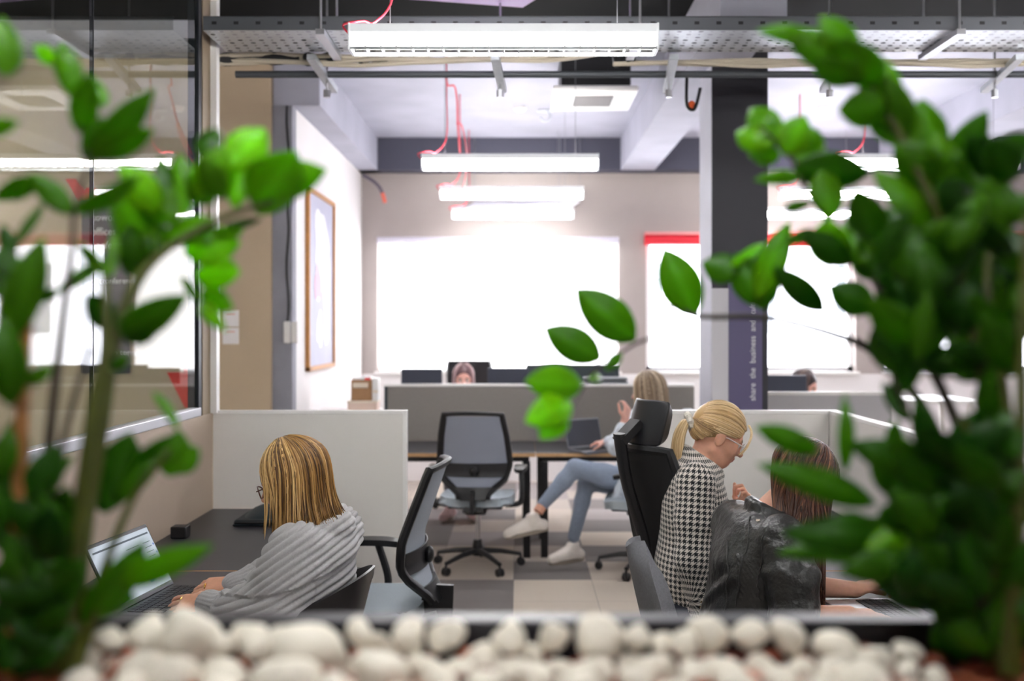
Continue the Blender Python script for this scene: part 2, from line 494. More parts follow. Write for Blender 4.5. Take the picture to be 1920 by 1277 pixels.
desk(-1.485, -.88, 2.30, yj - .003, 'black desk holding the laptop of the woman in the grey sweater', 'left desks')
desk(.905, 1.505, yj + .003, yp - .004, 'black desk in front of the blonde woman', 'right desks', ins=.14)
desk(.905, 1.505, 2.30, yj - .003, 'black desk with the silver laptop of the woman in the leather jacket', 'right desks', ins=.14)
desk(-1.20, .115, 6.965, 7.724, 'black bench desk with plywood edge behind the empty mesh chair', 'bench desks')
desk(.12, 1.36, 6.965, 7.724, 'black bench desk with the small grey laptop', 'bench desks')
desk(-1.05, .115, 7.768, 8.55, 'black bench desk behind the taupe screen, left half', 'bench desks')
desk(.12, 1.36, 7.768, 8.55, 'black bench desk behind the taupe screen, right half', 'bench desks')
desk(1.64, 2.9, 6.95, 7.65, 'black desk behind the pale screen right of the column', 'bench desks')
# cable box on the left wall desk
t = tag(obj('cable_box', MB().box((-1.45, 4.14, .741), (-1.385, 4.20, .79)), m_blkp, bevel=.004), 'small black cable box on the left desk by the beige low wall', 'cable box')

# dark pouch
mb = MB(); g = []
for i in range(13):
    row = []
    for j in range(9):
        u = i / 12 * 2 - 1; v = j / 8 * 2 - 1
        hh = .085 * (1 - abs(u) ** 3) * (1 - abs(v) ** 4) ** .5 * (.62 + .38 * v)
        row.append((-1.10 + u * .165, 4.52 + v * .12, .745 + max(hh, 0)))
    g.append(row)
mb.sheet(g, .006)
pouch = tag(obj('pouch', mb, mat('dark_teal_leather', (30, 42, 48), .5, bump=.1, bscale=300)), 'flat dark teal pouch lying on the left desk by the divider', 'pouch')
obj('base', MB().box((-1.262, 4.40, .7405), (-.938, 4.64, .768)), mat('dark_teal_base', (22, 30, 34), .6), pouch, bevel=.01)
obj('zip', MB().tube([(-1.258, 4.398, .757), (-.942, 4.398, .757)], .004, 6), m_blk, pouch)

# ================================================================ LAPTOPS
m_lap = mat('dark_laptop_shell', (52, 54, 58), .4, .3)
m_lapkey = mat('laptop_keys', (26, 27, 30), .5)
m_silver = mat('silver_laptop_shell', (196, 198, 202), .35, .8)
def laptop(name, label, loc, rotz, w, d, sh, tilt, shell, screen, detail=True, keycol=None):
    """local: user on +x side, hinge along y at x=0"""
    t = thing(name, label, 'laptop', loc, rotz)
    obj('base', MB().box((0, -w / 2, 0), (d, w / 2, .016)), shell, t, bevel=.004)
    ks = MB(); kc = keycol or m_lapkey
    rows, cols = 5, 13
    for i in range(rows):
        for j in range(cols):
            kx = .022 + i * d * .095; ky = -w * .43 + j * w * .86 / cols
            ks.box((kx, ky + .001, .016), (kx + d * .08, ky + w * .86 / cols - .002, .0185))
    obj('keyboard', ks, kc, t, smooth=False)
    obj('touchpad', MB().box((d * .60, -w * .15, .016), (d * .94, w * .15, .0168)), mat('touchpad_' + name, (70, 72, 76) if shell is m_lap else (180, 182, 186), .3), t, smooth=False)
    R = Matrix.Rotation(-tilt, 4, 'Y')
    M = Matrix.Translation((0, 0, .014)) @ R
    ob = obj('lid', MB().box((-.007, -w / 2, 0), (0, w / 2, sh), M=M), shell, t, bevel=.003)
    sc = obj('screen', MB().box((0.0005, -w / 2 + .008, .018), (.0015, w / 2 - .008, sh - .012), M=M), screen, ob, smooth=False)
    return t, M, ob
m_scr = emat('laptop_screen_light', (214, 224, 236), .36)
hA = Vector((-1.215, 2.99, .745)); hB = Vector((-1.162, 3.37, .745))
ang = math.atan2(hB.y - hA.y, hB.x - hA.x) - PI / 2
t, M, lid = laptop('laptop', 'dark open laptop with lit screen under the hands of the woman in grey sweater', (hA + hB) / 2 + Vector((0, 0, -.0045)), ang, .365, .245, .225, math.radians(27), m_lap, m_scr)
def scr_bits(items, m, name):
    mb = MB()
    for (ya_, yb_, za, zb) in items: mb.box((.0016, ya_, za), (.0020, yb_, zb), M=M)
    obj(name, mb, m, lid, smooth=False)
gl = []; rl = random.Random(3)
for i in range(9):
    z = .182 - i * .0165
    if i == 0: gl.append((-.165, .165, .192, .198)); continue
    x = .15
    gl.append((.11, .155, z, z + .0022)); yy = .085
    for k in range(rl.randint(1, 2)):
        l = rl.uniform(.03, .11); gl.append((yy - l, yy, z, z + .0022)); yy -= l + .012
scr_bits(gl, emat('screen_grey_text', (140, 148, 160), .22), 'screen_text')
scr_bits([(.06, .085, .04, .048), (.165, .170, .15, .156), (.165, .17, .12, .126)], emat('screen_blue', (70, 110, 210), .3), 'screen_button')
scr_bits([(.035, .043, .125, .133)], emat('screen_red', (170, 60, 60), .25), 'screen_picture')
# right woman's silver laptop (user at -x)
laptop('laptop', 'silver open laptop under the hand of the woman in the leather jacket', (1.205, 3.03, .7405), PI + .12, .31, .225, .205, math.radians(18), m_silver, emat('dark_screen', (60, 66, 80), .12))
# bench laptop, screen facing right
laptop('laptop', 'small grey laptop open on the bench desk beside the woman in jeans', (.48, 7.16, .7405), -1.0, .31, .225, .215, math.radians(14), mat('grey_laptop_shell', (128, 130, 136), .4, .5), mat('off_screen', (60, 62, 70), .25))

# ================================================================ MESH OFFICE CHAIRS
m_mesh = mat('grey_chair_mesh', (150, 156, 172), .8, var=.05, vscale=300, bump=.3, bscale=900)
m_meshl = mat('light_grey_chair_mesh', (176, 184, 196), .8, var=.05, vscale=300, bump=.3, bscale=900)
m_seat = mat('blue_grey_seat_fabric', (166, 176, 184), .9, var=.06, vscale=200, bump=.2, bscale=600)
m_chrome = mat('chrome', (200, 200, 205), .15, 1.0)
def chair_back_pt(u, v):
    """u -1..1 across, v 0..1 up; chair faces +y"""
    z = .50 + v * .555
    hw = np.interp(v, [0, .08, .22, .40, .75, 1.0], [.085, .10, .20, .232, .212, .186])
    y = np.interp(v, [0, .12, .30, .5, 1.0], [-.275, -.245, -.205, -.21, -.305])
    y += .05 * (abs(u) ** 2) * np.interp(v, [0, .3, 1], [.1, 1, .8])
    return Vector((u * hw, y, z))
def office_chair(label, loc, rotz, mesh=None, arms=True, group='mesh office chairs', headrest=False):
    mesh = mesh or m_mesh
    t = thing('office_chair', label, 'chair', loc, rotz, group)
    # base
    for k in range(5):
        a = 2 * PI * k / 5 + .3
        d = Vector((math.cos(a), math.sin(a), 0))
        mb = MB().tube([d * .03 + Vector((0, 0, .115)), d * .16 + Vector((0, 0, .105)), d * .30 + Vector((0, 0, .078))], [.026, .021, .015], 8, flat=.8)
        leg = obj('base_leg', mb, m_blkp, t)
        c = d * .30; s_ = Vector((-d.y, d.x, 0))
        mb = MB()
        for sg in (-1, 1):
            mb.lathe([(.006, -.009), (.024, -.009), (.027, 0), (.024, .009), (.006, .009)], c + s_ * sg * .013 + Vector((0, 0, .028)), 14, 'x', M=Matrix.Rotation(math.atan2(s_.y, s_.x), 3, 'Z'))
        mb.tube([c + Vector((0, 0, .03)), c + Vector((0, 0, .075))], .008, 6)
        obj('caster', mb, m_blkp, leg)
    obj('hub', MB().lathe([(.02, .08), (.036, .085), (.034, .15), (.027, .19)], (0, 0, 0), 16), m_blkp, t)
    obj('gas_lift', MB().lathe([(.016, .18), (.016, .40)], (0, 0, 0), 14), m_chrome, t, label='chrome gas lift')
    obj('mechanism', MB().box((-.07, -.13, .375), (.07, .11, .425)), m_blkp, t, bevel=.015)
    # seat
    g = []
    for i in range(17):
        row = []
        for j in range(17):
            u = i / 16 * 2 - 1; v = j / 16 * 2 - 1
            r = (abs(u) ** 4 + abs(v) ** 4) ** .25
            sc = min(1, 1 / max(r, 1e-6)) if r > 1 else 1
            x = u * sc * .245; y = .02 + v * sc * .235
            z = .468 + .012 * u * u - .03 * max(v - .5, 0) ** 2 * 2 - .01 * (1 - v * v)
            row.append((x, y, z))
        g.append(row)
    obj('seat', MB().sheet(g, .055), m_seat, t)
    obj('seat_pan', MB().cbox((0, .02, .432), (.36, .36, .02)), m_blkp, t, bevel=.008)
    # backrest
    n = 24; m = 12
    g = [[chair_back_pt((j / m * 2 - 1) * .96, .12 + .86 * i / n) for j in range(m + 1)] for i in range(n + 1)]
    bk = obj('backrest', MB().sheet(g, .004), mesh, t)
    out = [chair_back_pt(-1, v) for v in np.linspace(0.02, 1, 20)]
    top = [chair_back_pt(u, 1) + Vector((0, -.004, .012 * (1 - u * u))) for u in np.linspace(-.85, .85, 9)]
    out2 = [chair_back_pt(1, v) for v in np.linspace(1, 0.02, 20)]
    obj('back_frame', MB().tube(out + top + out2, [.025] * 20 + [.018] * 9 + [.025] * 20, 8, flat=.75, up=(1, 0, 0)), m_blkp, bk)
    g = [[chair_back_pt((j / m * 2 - 1) * .95, .255 + .16 * i / 4) + Vector((0, -.012, 0)) for j in range(m + 1)] for i in range(5)]
    lb = obj('lumbar_band', MB().sheet(g, .006), m_char, bk)
    p = chair_back_pt(0, .33)
    obj('lumbar_knob', MB().ball(p + Vector((0, -.03, 0)), (.03, .02, .035), 12, 8), m_blkp, bk)
    g = [[chair_back_pt((j / m * 2 - 1) * .98, .0 + .14 * i / 4) + Vector((0, -.008, 0)) for j in range(m + 1)] for i in range(5)]
    obj('back_mount', MB().sheet(g, .02).bar((0, -.12, .40), (0, -.27, .44), .11, .03).bar((0, -.268, .425), (0, -.272, .56), .13, .025), m_blkp, t)
    if headrest:
        g = []
        for i in range(9):
            row = []
            for j in range(13):
                u = j / 12 * 2 - 1; v = i / 8
                row.append((u * .205 * (1 - .25 * abs(v - .5) ** 3 * 2), -.29 + .05 * u * u, 1.06 + v * .25))
            g.append(row)
        hd = obj('headrest', MB().sheet(g, .04), m_blkp, t)
        obj('headrest_post', MB().bar((0, -.31, 1.0), (0, -.315, 1.15), .05, .02), m_blkp, hd)
    if arms:
        for sg in (-1, 1):
            pts = catmull([(sg * .19, .0, .425), (sg * .285, .0, .44), (sg * .30, .0, .52), (sg * .292, .04, .655)], 5)
            ar = obj('armrest', MB().tube(pts, [.017] * len(pts), 8, flat=1.1, up=(0, 1, 0)), m_blkp, t)
            g = []
            for i in range(9):
                row = []
                for j in range(5):
                    u = i / 8 * 2 - 1; v = j / 4 * 2 - 1
                    wv = .045 * (1 - abs(u) ** 4 * .55)
                    row.append((sg * .288 + v * wv, .06 + u * .12, .672 - .012 * abs(u) ** 3))
                g.append(row)
            obj('arm_pad', MB().sheet(g, .026), m_blkp, ar)
    return t
pm = P(897, 1000, 272)
office_chair('empty grey mesh office chair with its back to the viewer at the bench desk', (pm.x, 6.72, 0), math.radians(-4))
office_chair('empty mesh office chair with light seat turned sideways behind the woman in the grey sweater', (-.605, 4.13, 0), math.radians(86), mesh=m_meshl)
office_chair('mesh office chair under the woman in jeans at the bench desk', (.83, 6.62, 0), math.radians(80))
office_chair('dark office chair with headrest under the far woman behind the taupe screen', (-.46, 8.98, 0), PI, headrest=True)

# ---------------------------------------------------------------- black high-back chair (blonde)
def highback(label, loc, rotz):
    """faces +y locally"""
    t = thing('high_back_chair', label, 'chair', loc, rotz)
    for k in range(5):
        a = 2 * PI * k / 5 + .1
        d = Vector((math.cos(a + .6), math.sin(a + .6), 0))
        leg = obj('base_leg', MB().tube([d * .03 + Vector((0, 0, .115)), d * .31 + Vector((0, 0, .075))], [.026, .015], 8), m_blkp, t)
        obj('caster', MB().lathe([(.006, -.02), (.026, -.018), (.028, 0), (.026, .018), (.006, .02)], d * .31 + Vector((0, 0, .028)), 14, 'x').tube([d * .31 + Vector((0, 0, .03)), d * .31 + Vector((0, 0, .075))], .008, 6), m_blkp, leg)
    obj('gas_lift', MB().lathe([(.03, .10), (.03, .2), (.016, .2), (.016, .42)], (0, 0, 0), 14), m_blk, t)
    g = []
    for i in range(15):
        row = []
        for j in range(15):
            u = i / 14 * 2 - 1; v = j / 14 * 2 - 1
            r = (abs(u) ** 4 + abs(v) ** 4) ** .25
            sc = 1 / r if r > 1 else 1
            row.append((u * sc * .24, .02 + v * sc * .23, .445 - .01 * (1 - v * v) - .02 * max(v - .5, 0)))
        g.append(row)
    obj('seat', MB().sheet(g, .06), m_char, t)
    def bp(u, v):
        z = .48 + v * .68
        hw = np.interp(v, [0, .2, .45, .8, 1], [.13, .205, .22, .20, .165])
        y = np.interp(v, [0, .2, .35, 1], [-.20, -.215, -.225, -.340]) + .045 * u * u
        return Vector((u * hw, y, z))
    g = [[bp(j / 12 * 2 - 1, i / 24) for j in range(13)] for i in range(25)]
    bk = obj('backrest', MB().sheet(g, .03), mat('black_mesh_back', (24, 24, 27), .7, bump=.3, bscale=700), t)
    out = [bp(-1, v) for v in np.linspace(0, 1, 18)] + [bp(u, 1) for u in np.linspace(-.8, .8, 7)] + [bp(1, v) for v in np.linspace(1, 0, 18)]
    obj('back_frame', MB().tube(out, .019, 8, up=(1, 0, 0)), m_blkp, bk)
    # rear spine standing off behind the back
    sp = catmull([(0, -.05, .36), (0, -.20, .385), (0, -.262, .55), (0, -.300, .80), (0, -.375, 1.03), (0, -.41, 1.22)], 8)
    obj('spine', MB().tube(sp, [.034] * len(sp), 8, flat=.55, up=(1, 0, 0)), m_blkp, t)
    g = []
    for i in range(11):
        row = []
        for j in range(13):
            u = j / 12 * 2 - 1; v = i / 10 * 2 - 1
            row.append((u * .105 * (1 - .12 * v ** 4), -.30 + .04 * u * u + .02 * v, 1.255 + v * .085 * (1 - .15 * u ** 4)))
        g.append(row)
    hd = obj('headrest', MB().sheet(g, .06), mat('black_leather_headrest', (34, 34, 38), .4), t, bevel=.012)
    obj('headrest_bracket', MB().bar((0, -.41, 1.19), (0, -.33, 1.26), .07, .03), m_blkp, hd)
    for sg in (-1, 1):
        ar = obj('armrest', MB().tube(catmull([(sg * .2, -.05, .42), (sg * .29, -.06, .45), (sg * .29, -.05, .62)], 5), .02, 8), m_blkp, t)
        obj('arm_pad', MB().cbox((sg * .285, 0, .635), (.08, .24, .03)), m_blkp, ar, bevel=.012)
    return t
highback('black high back chair with headrest behind the blonde woman', (.75, 3.93, 0), math.radians(-65))

# ---------------------------------------------------------------- shell chairs
def shell_chair(name, label, loc, rotz, m, back_h, th=.008, soft=False):
    """tub shell facing +y locally"""
    t = thing(name, label, 'chair', loc, rotz)
    g = []
    for i in range(29):
        v = i / 28
        row = []
        for j in range(21):
            u = j / 20 * 2 - 1
            # profile along v: front lip -> seat -> back top
            py = np.interp(v, [0, .08, .42, .56, 1], [.25, .22, -.10, -.19, -.285])
            pz = np.interp(v, [0, .08, .42, .56, 1], [.425, .45, .43, .50, back_h])
            hw = np.interp(v, [0, .2, .5, .75, .9, 1], [.20, .225, .235, .235, .22, .20] if not soft else [.20, .225, .225, .215, .19, .13])
            side = abs(u) ** 2.6
            lift = np.interp(v, [0, .2, .45, .6, .8, 1], [.02, .05, .13, .12, .05, -.055] if not soft else [.0, .01, .02, .0, -.01, -.10]) * side
            wrap = np.interp(v, [0, .4, .6, .8, 1], [0, .02, .12, .16, .11] if not soft else [0, .01, .03, .045, .03]) * side
            row.append((u * hw, py + wrap, pz + lift))
        g.append(row)
    # soften profile
    G = np.array(g)
    for _ in range(4):
        G[1:-1] = .25 * G[:-2] + .5 * G[1:-1] + .25 * G[2:]
    g = [[Vector(p) for p in row] for row in G]
    obj('seat_shell', MB().sheet(g, th), m, t)
    for sx in (-1, 1):
        for sy in (-1, 1):
            obj('leg', MB().tube([(sx * .14, sy * .12, .435), (sx * .23, sy * .22, 0)], [.013, .011], 8), m_blk, t)
    obj('under_frame', MB().bar((-.15, .12, .428), (.15, .12, .428), .02, .014).bar((-.15, -.12, .428), (.15, -.12, .428), .02, .014).bar((0, -.13, .428), (0, .13, .428), .02, .014), m_blk, t, smooth=False)
    return t
shell_chair('shell_chair', 'black plastic shell chair under the woman in the grey sweater', (-.74, 3.10, 0), math.radians(90 - 8), mat('black_shell_plastic', (36, 34, 37), .35), .875)
def soft_chair(label, loc, rotz, m):
    t = thing('upholstered_chair', label, 'chair', loc, rotz)
    g = []
    for i in range(21):
        v = i / 20; hw = .215 * max(0.02, (1 - max(0, (v - .45) / .55) ** 2.6)) ** .5
        z = .43 + .50 * v; y0 = np.interp(v, [0, .25, .5, 1], [-.185, -.205, -.225, -.285])
        g.append([Vector((hw * u, y0 + .035 * u * u, z)) for u in np.linspace(-1, 1, 15)])
    obj('backrest', MB().sheet(g, .046), m, t, bevel=.012, sharp=70)
    g = []
    for i in range(13):
        v = i / 12 * 2 - 1; hw = .23 * max(.3, 1 - max(0, v - .3) ** 2 * .5 - max(0, -v - .7) ** 2) 
        g.append([Vector((hw * u, .02 + .225 * v, .445 - .008 * (1 - u * u))) for u in np.linspace(-1, 1, 11)])
    obj('seat', MB().sheet(g, .06), m, t, bevel=.012, sharp=70)
    for sx in (-1, 1):
        for sy in (-1, 1):
            obj('leg', MB().tube([(sx * .16, sy * .14, .42), (sx * .23, sy * .22, 0)], [.013, .011], 8), m_blk, t)
    return t
soft_chair('grey fabric shell chair under the woman in the leather jacket', (.645, 3.18, 0), math.radians(-90 + 4), mat('grey_felt', (122, 122, 128), .95, var=.12, vscale=150, bump=.4, bscale=500))

# ================================================================ FAR DESK THINGS
m_mon = mat('monitor_back', (52, 56, 72), .45)
def monitor(label, x0, x1, y, z0, z1, m=m_mon, stand_z=.74):
    t = thing('monitor', label, 'monitor', ((x0 + x1) / 2, y, stand_z), 0, 'monitors on the bench desks')
    obj('casing', MB().box((x0, y - .02, z0), (x1, y + .02, z1)), m, t, world=True, bevel=.006)
    obj('screen', MB().box((x0 + .01, y + .0205, z0 + .01), (x1 - .01, y + .022, z1 - .01)), emat('monitor_glow', (200, 210, 230), .3), t, world=True, smooth=False)
    c = (x0 + x1) / 2
    obj('stand', MB().bar((c, y - .03, stand_z + .008), (c, y - .03, (z0 + z1) / 2), .06, .02).box((c - .11, y - .10, stand_z), (c + .11, y + .05, stand_z + .008)), m_blkp, t, world=True, smooth=False)
monitor('dark monitor left of the far woman', -.95, -.62, 8.05, .95, 1.285)
monitor('dark monitor just right of the far woman', -.255, .075, 8.10, .95, 1.29)
monitor('wide dark monitor behind the leaves right of the far woman', .06, .83, 8.25, .95, 1.31, mat('monitor_dark', (56, 66, 70), .4))
monitor('dark monitor behind the pale screen right of the column', 1.80, 2.09, 7.25, .93, 1.272)
t = thing('desk_printer', 'low dark grey printer on the bench desk beyond the taupe screen', 'printer', (.70, 7.95, .74))
obj('body', MB().box((.50, 7.84, .74), (.87, 8.02, 1.20)), mat('printer_grey', (96, 100, 104), .5), t, world=True, bevel=.03)
obj('lid', MB().box((.51, 7.85, 1.20), (.86, 8.01, 1.225)), mat('printer_lid', (120, 124, 128), .5), t, world=True, bevel=.01)
# white cabinet with boxes behind the left divider
xw = -1.22
t = thing('cabinet', 'white cabinet behind the left divider carrying the small boxes', 'cabinet', (-1.42, 8.0, 0))
obj('body', MB().box((-1.62, 7.85, 0), (-1.13, 8.25, .955)), m_white, t, world=True, bevel=.004)
for sx in (0, 1):
    d = obj('door', MB().box((-1.615 + sx * .245, 7.838, .02), (-1.38 + sx * .245, 7.849, .94)), m_edge, t, world=True, bevel=.002)
    obj('handle', MB().tube([(-1.40 + sx * .05, 7.83, .45), (-1.40 + sx * .05, 7.83, .55)], .005, 8), m_alu, d, world=True)
def box_thing(name, label, cat, lo, hi, m, part=None):
    o = tag(obj(name, MB().box(lo, hi), m, bevel=.004), label, cat); 
    if part: obj(part[0], MB().box(part[1], part[2]), part[3], o, smooth=False)
    return o
m_kraft = mat('kraft_brown', (168, 128, 92), .8, var=.1, vscale=20)
m_cream = mat('cream_card', (236, 222, 204), .7)
box_thing('box', 'pale peach box at the bottom of the stack on the white cabinet', 'box', (-1.36, 7.90, .956), (-1.13, 8.1, 1.035), mat('peach_card', (232, 206, 190), .7), ('lid', (-1.362, 7.898, 1.02), (-1.128, 8.102, 1.036), m_cream))
box_thing('box', 'brown kraft box on the peach box, on the white cabinet', 'box', (-1.335, 7.92, 1.037), (-1.175, 8.08, 1.20), m_kraft, ('paper_band', (-1.32, 7.917, 1.14), (-1.20, 7.9195, 1.18), m_cream))
box_thing('box', 'white upright box beside the kraft box on the white cabinet', 'box', (-1.17, 7.93, 1.037), (-1.125, 8.07, 1.215), m_edge, ('stripe', (-1.172, 7.928, 1.10), (-1.123, 7.9295, 1.12), m_cream))
box_thing('notebook', 'small white notebook with a red corner lying on the kraft box', 'notebook', (-1.33, 7.93, 1.201), (-1.18, 8.07, 1.222), m_edge, ('red_corner', (-1.23, 7.928, 1.202), (-1.18, 7.9295, 1.221), m_red))
# white tabletop and tablet, far right
t = thing('side_table', 'white table far right behind the pale screen', 'table', (3.0, 7.7, 0))
obj('tabletop', MB().box((2.62, 7.75, 1.02), (3.6, 8.4, 1.05)), m_edge, t, world=True, bevel=.004)
for a in (2.68, 3.54):
    for b in (7.8, 8.34): obj('leg', MB().box((a - .02, b - .02, 0), (a + .02, b + .02, 1.02)), m_edge, t, world=True, smooth=False)
box_thing('tablet', 'dark tablet lying on the white table far right', 'tablet', (2.66, 7.9, 1.0505), (2.95, 8.1, 1.062), m_blkp, ('screen', (2.67, 7.91, 1.0622), (2.94, 8.09, 1.0628), mat('tablet_glass', (70, 90, 96), .2)))

# ================================================================ WALL THINGS
# framed poster on the white side wall
t = thing('framed_poster', 'tall framed poster with pale abstract shape on the white side wall', 'picture', (-1.655, 8.25, 1.27))
fy0, fy1, fz0, fz1 = 7.73, 8.83, 1.276, 2.72
fw = .035
mb = MB()
for lo, hi in (((fy0, fz0), (fy0 + fw, fz1)), ((fy1 - fw, fz0), (fy1, fz1)), ((fy0, fz0), (fy1, fz0 + fw)), ((fy0, fz1 - fw), (fy1, fz1))):
    mb.box((-1.66, lo[0], lo[1]), (-1.625, hi[0], hi[1]))
obj('frame', mb, mat('oak_frame', (190, 132, 74), .5, var=.1, vscale=20), t, world=True, bevel=.004)
obj('print', MB().box((-1.659, fy0 + fw, fz0 + fw), (-1.645, fy1 - fw, fz1 - fw)), mat('poster_lilac', (178, 178, 200), .6, var=.06, vscale=3), t, world=True, smooth=False)
pr = random.Random(5)
def blob(cy, cz, ry, rz, seed):
    r_ = random.Random(seed); pts = []
    for k in range(28):
        a = 2 * PI * k / 28; q = 1 + .16 * math.sin(3 * a + seed) + .1 * math.sin(5 * a + 2 * seed)
        pts.append((cy + ry * q * math.cos(a), cz + rz * q * math.sin(a)))
    return pts
mbp = MB()
for cy, cz, ry, rz, sd in ((8.3, 2.3, .26, .3, 1), (8.2, 2.05, .16, .2, 2), (8.22, 1.6, .1, .14, 4), (8.5, 1.9, .12, .4, 6)):
    mbp.prism(blob(cy, cz, ry, rz, sd), (-1.6448 + .0002 * sd, 0, 0), (0, 1, 0), (0, 0, 1), .0003)
obj('pale_shape', mbp, m_edge, t, world=True, smooth=False)
mbp = MB()
for cy, cz, ry, rz, sd in ((8.15, 1.98, .14, .14, 3),):
    mbp.prism(blob(cy, cz, ry, rz, sd), (-1.6430 + .0002 * sd, 0, 0), (0, 1, 0), (0, 0, 1), .0003)
obj('pink_shape', mbp, mat('poster_pink', (232, 170, 196), .6), t, world=True, smooth=False)
# stickers on beige wall
for (pyc, lab) in ((597, 'upper white square notice on the beige wall'), (630, 'lower white square notice on the beige wall')):
    c = P(433, pyc, F / 7.25)
    o = tag(obj('notice_sign', MB().box((c.x - .06, 7.243, c.z - .06), (c.x + .06, 7.249, c.z + .06)), mat('notice_white', (244, 240, 240), .5), bevel=.008), lab, 'notice')
    obj('orange_line', MB().box((c.x - .03, 7.2418, c.z + .028), (c.x + .03, 7.2428, c.z + .034)), mat('notice_orange', (230, 150, 130), .6), o, smooth=False)
# switches and cable on grey pilaster
t = thing('wall_switch', 'white double switch below the black cable on the grey pilaster', 'switch', (-1.66, 7.28, 1.6))
for i in (0, 1):
    x = -1.72 + i * .056
    obj('module', MB().box((x, 7.262, 1.505), (x + .050, 7.2895, 1.665)), m_edge, t, world=True, bevel=.01)
pts = [(-1.692 + .008 * math.sin(i * 1.3), 7.283, 1.665 + (3.24 - 1.665) * i / 14) for i in range(15)]
tag(obj('wall_cable', MB().tube(catmull(pts, 3), .008, 6), m_blkp), 'black cable running up the grey pilaster above the switch', 'cable')
# loose cable by ceiling corner
pts = catmull([P(680, 328, 190), P(700, 340, 190), P(712, 352, 190), P(718, 365, 190)], 5)
o = tag(obj('hanging_cable', MB().tube(pts, .02, 6), mat('dark_lilac_cable', (96, 88, 100), .6)), 'loose cable tail with orange end hanging under the left beam', 'cable')
obj('orange_tip', MB().tube(catmull([P(717, 362, 190), P(720, 372, 190), P(722, 380, 190)], 4), .022, 6), mat('orange_cable', (226, 110, 90), .6), o)

# wayfinding sign seen through the glass (charcoal panel with white words, red arrows)
sY = 7.245; sS = F / sY
def SX(px): return (px - VX) / sS
def SZ(py): return EYE - (py - VY) / sS
t = thing('wayfinding_sign', 'charcoal wayfinding board with white words behind the glass', 'sign', (SX(198), sY, SZ(540)))
obj('board', MB().box((SX(155), sY - .02, SZ(700)), (SX(244), sY, SZ(378))), mat('sign_charcoal', (84, 82, 86), .5), t, world=True, smooth=False)
Rz = Matrix(((1, 0, 0), (0, 0, -1), (0, 1, 0)))
m_let = mat('sign_letters', (240, 240, 240), .5)
for wd, px, py, sz in (('coworking', 172, 414, .075), ('offices', 172, 441, .075), ('conference', 172, 467, .075), ('conference', 190, 532, .062), ('to terrace', 206, 667, .066)):
    text('lettering', wd, m_let, t, (SX(px), sY - .022, SZ(py)), Rz, sz, .001)
m_arrow = mat('red_arrow', (228, 62, 46), .5)
def arrow(label, pts):
    mb = MB(); o = Vector((0, sY - .012, 0))
    mb.prism([(SX(a), SZ(b)) for a, b in pts][::-1], o, (1, 0, 0), (0, 0, 1), -.012)
    tag(obj('arrow_sign', mb, m_arrow, smooth=False), label, 'sign')
arrow('red arrow shape high on the beige wall behind the glass', [(124, 336), (143, 336), (160, 358), (162, 352), (182, 354), (186, 372), (150, 380)])
arrow('red arrow shape low on the beige wall behind the glass', [(314, 698), (345, 698), (346, 683), (356, 686), (361, 700), (360, 716), (354, 726), (361, 744), (352, 765), (347, 764)])

# ================================================================ CEILING SERVICES
m_galv = mat('galvanised_steel', (206, 210, 216), .42, .75, var=.08, vscale=30)
m_dkrail = mat('tray_rail_steel', (104, 106, 112), .45, .7)
# perforated cable tray
ty0, ty1, tz = 4.54, 4.90, 2.975
t = thing('ceiling_cable_tray', 'perforated steel cable tray running across under the ceiling', 'cable tray', (1.5, (ty0 + ty1) / 2, tz))
mb = MB(); cx = .05; cy = .045
nx = int((5.9 + 1.44) / cx); ny = int((ty1 - ty0) / cy)
for i in range(nx):
    for j in range(ny):
        ox = -1.44 + i * cx; oy = ty0 + j * cy
        hx = ox + cx / 2 + (cx * .0 if j % 2 else 0); hy = oy + cy / 2
        q = [(ox, oy), (ox + cx / 2, oy), (ox + cx, oy), (ox + cx, oy + cy / 2), (ox + cx, oy + cy), (ox + cx / 2, oy + cy), (ox, oy + cy), (ox, oy + cy / 2)]
        rx = .013 if (i + j) % 2 else .007; ry = .011 if (i + j) % 2 else .006
        h = [(hx + rx * math.cos(a), hy + ry * math.sin(a)) for a in (-3 * PI / 4, -PI / 2, -PI / 4, 0, PI / 4, PI / 2, 3 * PI / 4, PI)]
        mb.add([(x, y, tz) for x, y in q + h], [(k, (k + 1) % 8, 8 + (k + 1) % 8, 8 + k) for k in range(8)])
obj('perforated_bottom', mb, m_galv, t, world=True, smooth=False)
mb = MB()
for yy in (ty0, ty1):
    mb.box((-1.44, yy - .002, tz), (5.9, yy, tz + .062)); mb.box((-1.44, yy - .002 if yy == ty0 else yy - .014, tz + .060), (5.9, yy + .012 if yy == ty0 else yy, tz + .064))
for i in range(72):
    x = -1.40 + i * .1
    mb.box((x, ty0 - .0035, tz + .026), (x + .022, ty0 - .0022, tz + .040), 1)
obj('side_rail', mb, [m_dkrail, mat('slot_dark', (26, 26, 30), .6)], t, world=True, smooth=False)
for x in (-.9, .55, 2.0, 3.5, 4.9):
    mb = MB().tube([(x, ty0 - .02, tz - .01), (x, ty0 - .02, ZC)], .006, 6).tube([(x, ty1 + .02, tz - .01), (x, ty1 + .02, ZC)], .006, 6).box((x - .02, ty0 - .04, tz - .03), (x + .02, ty1 + .04, tz - .004))
    obj('hanger', mb, m_alu, t, world=True, smooth=False)
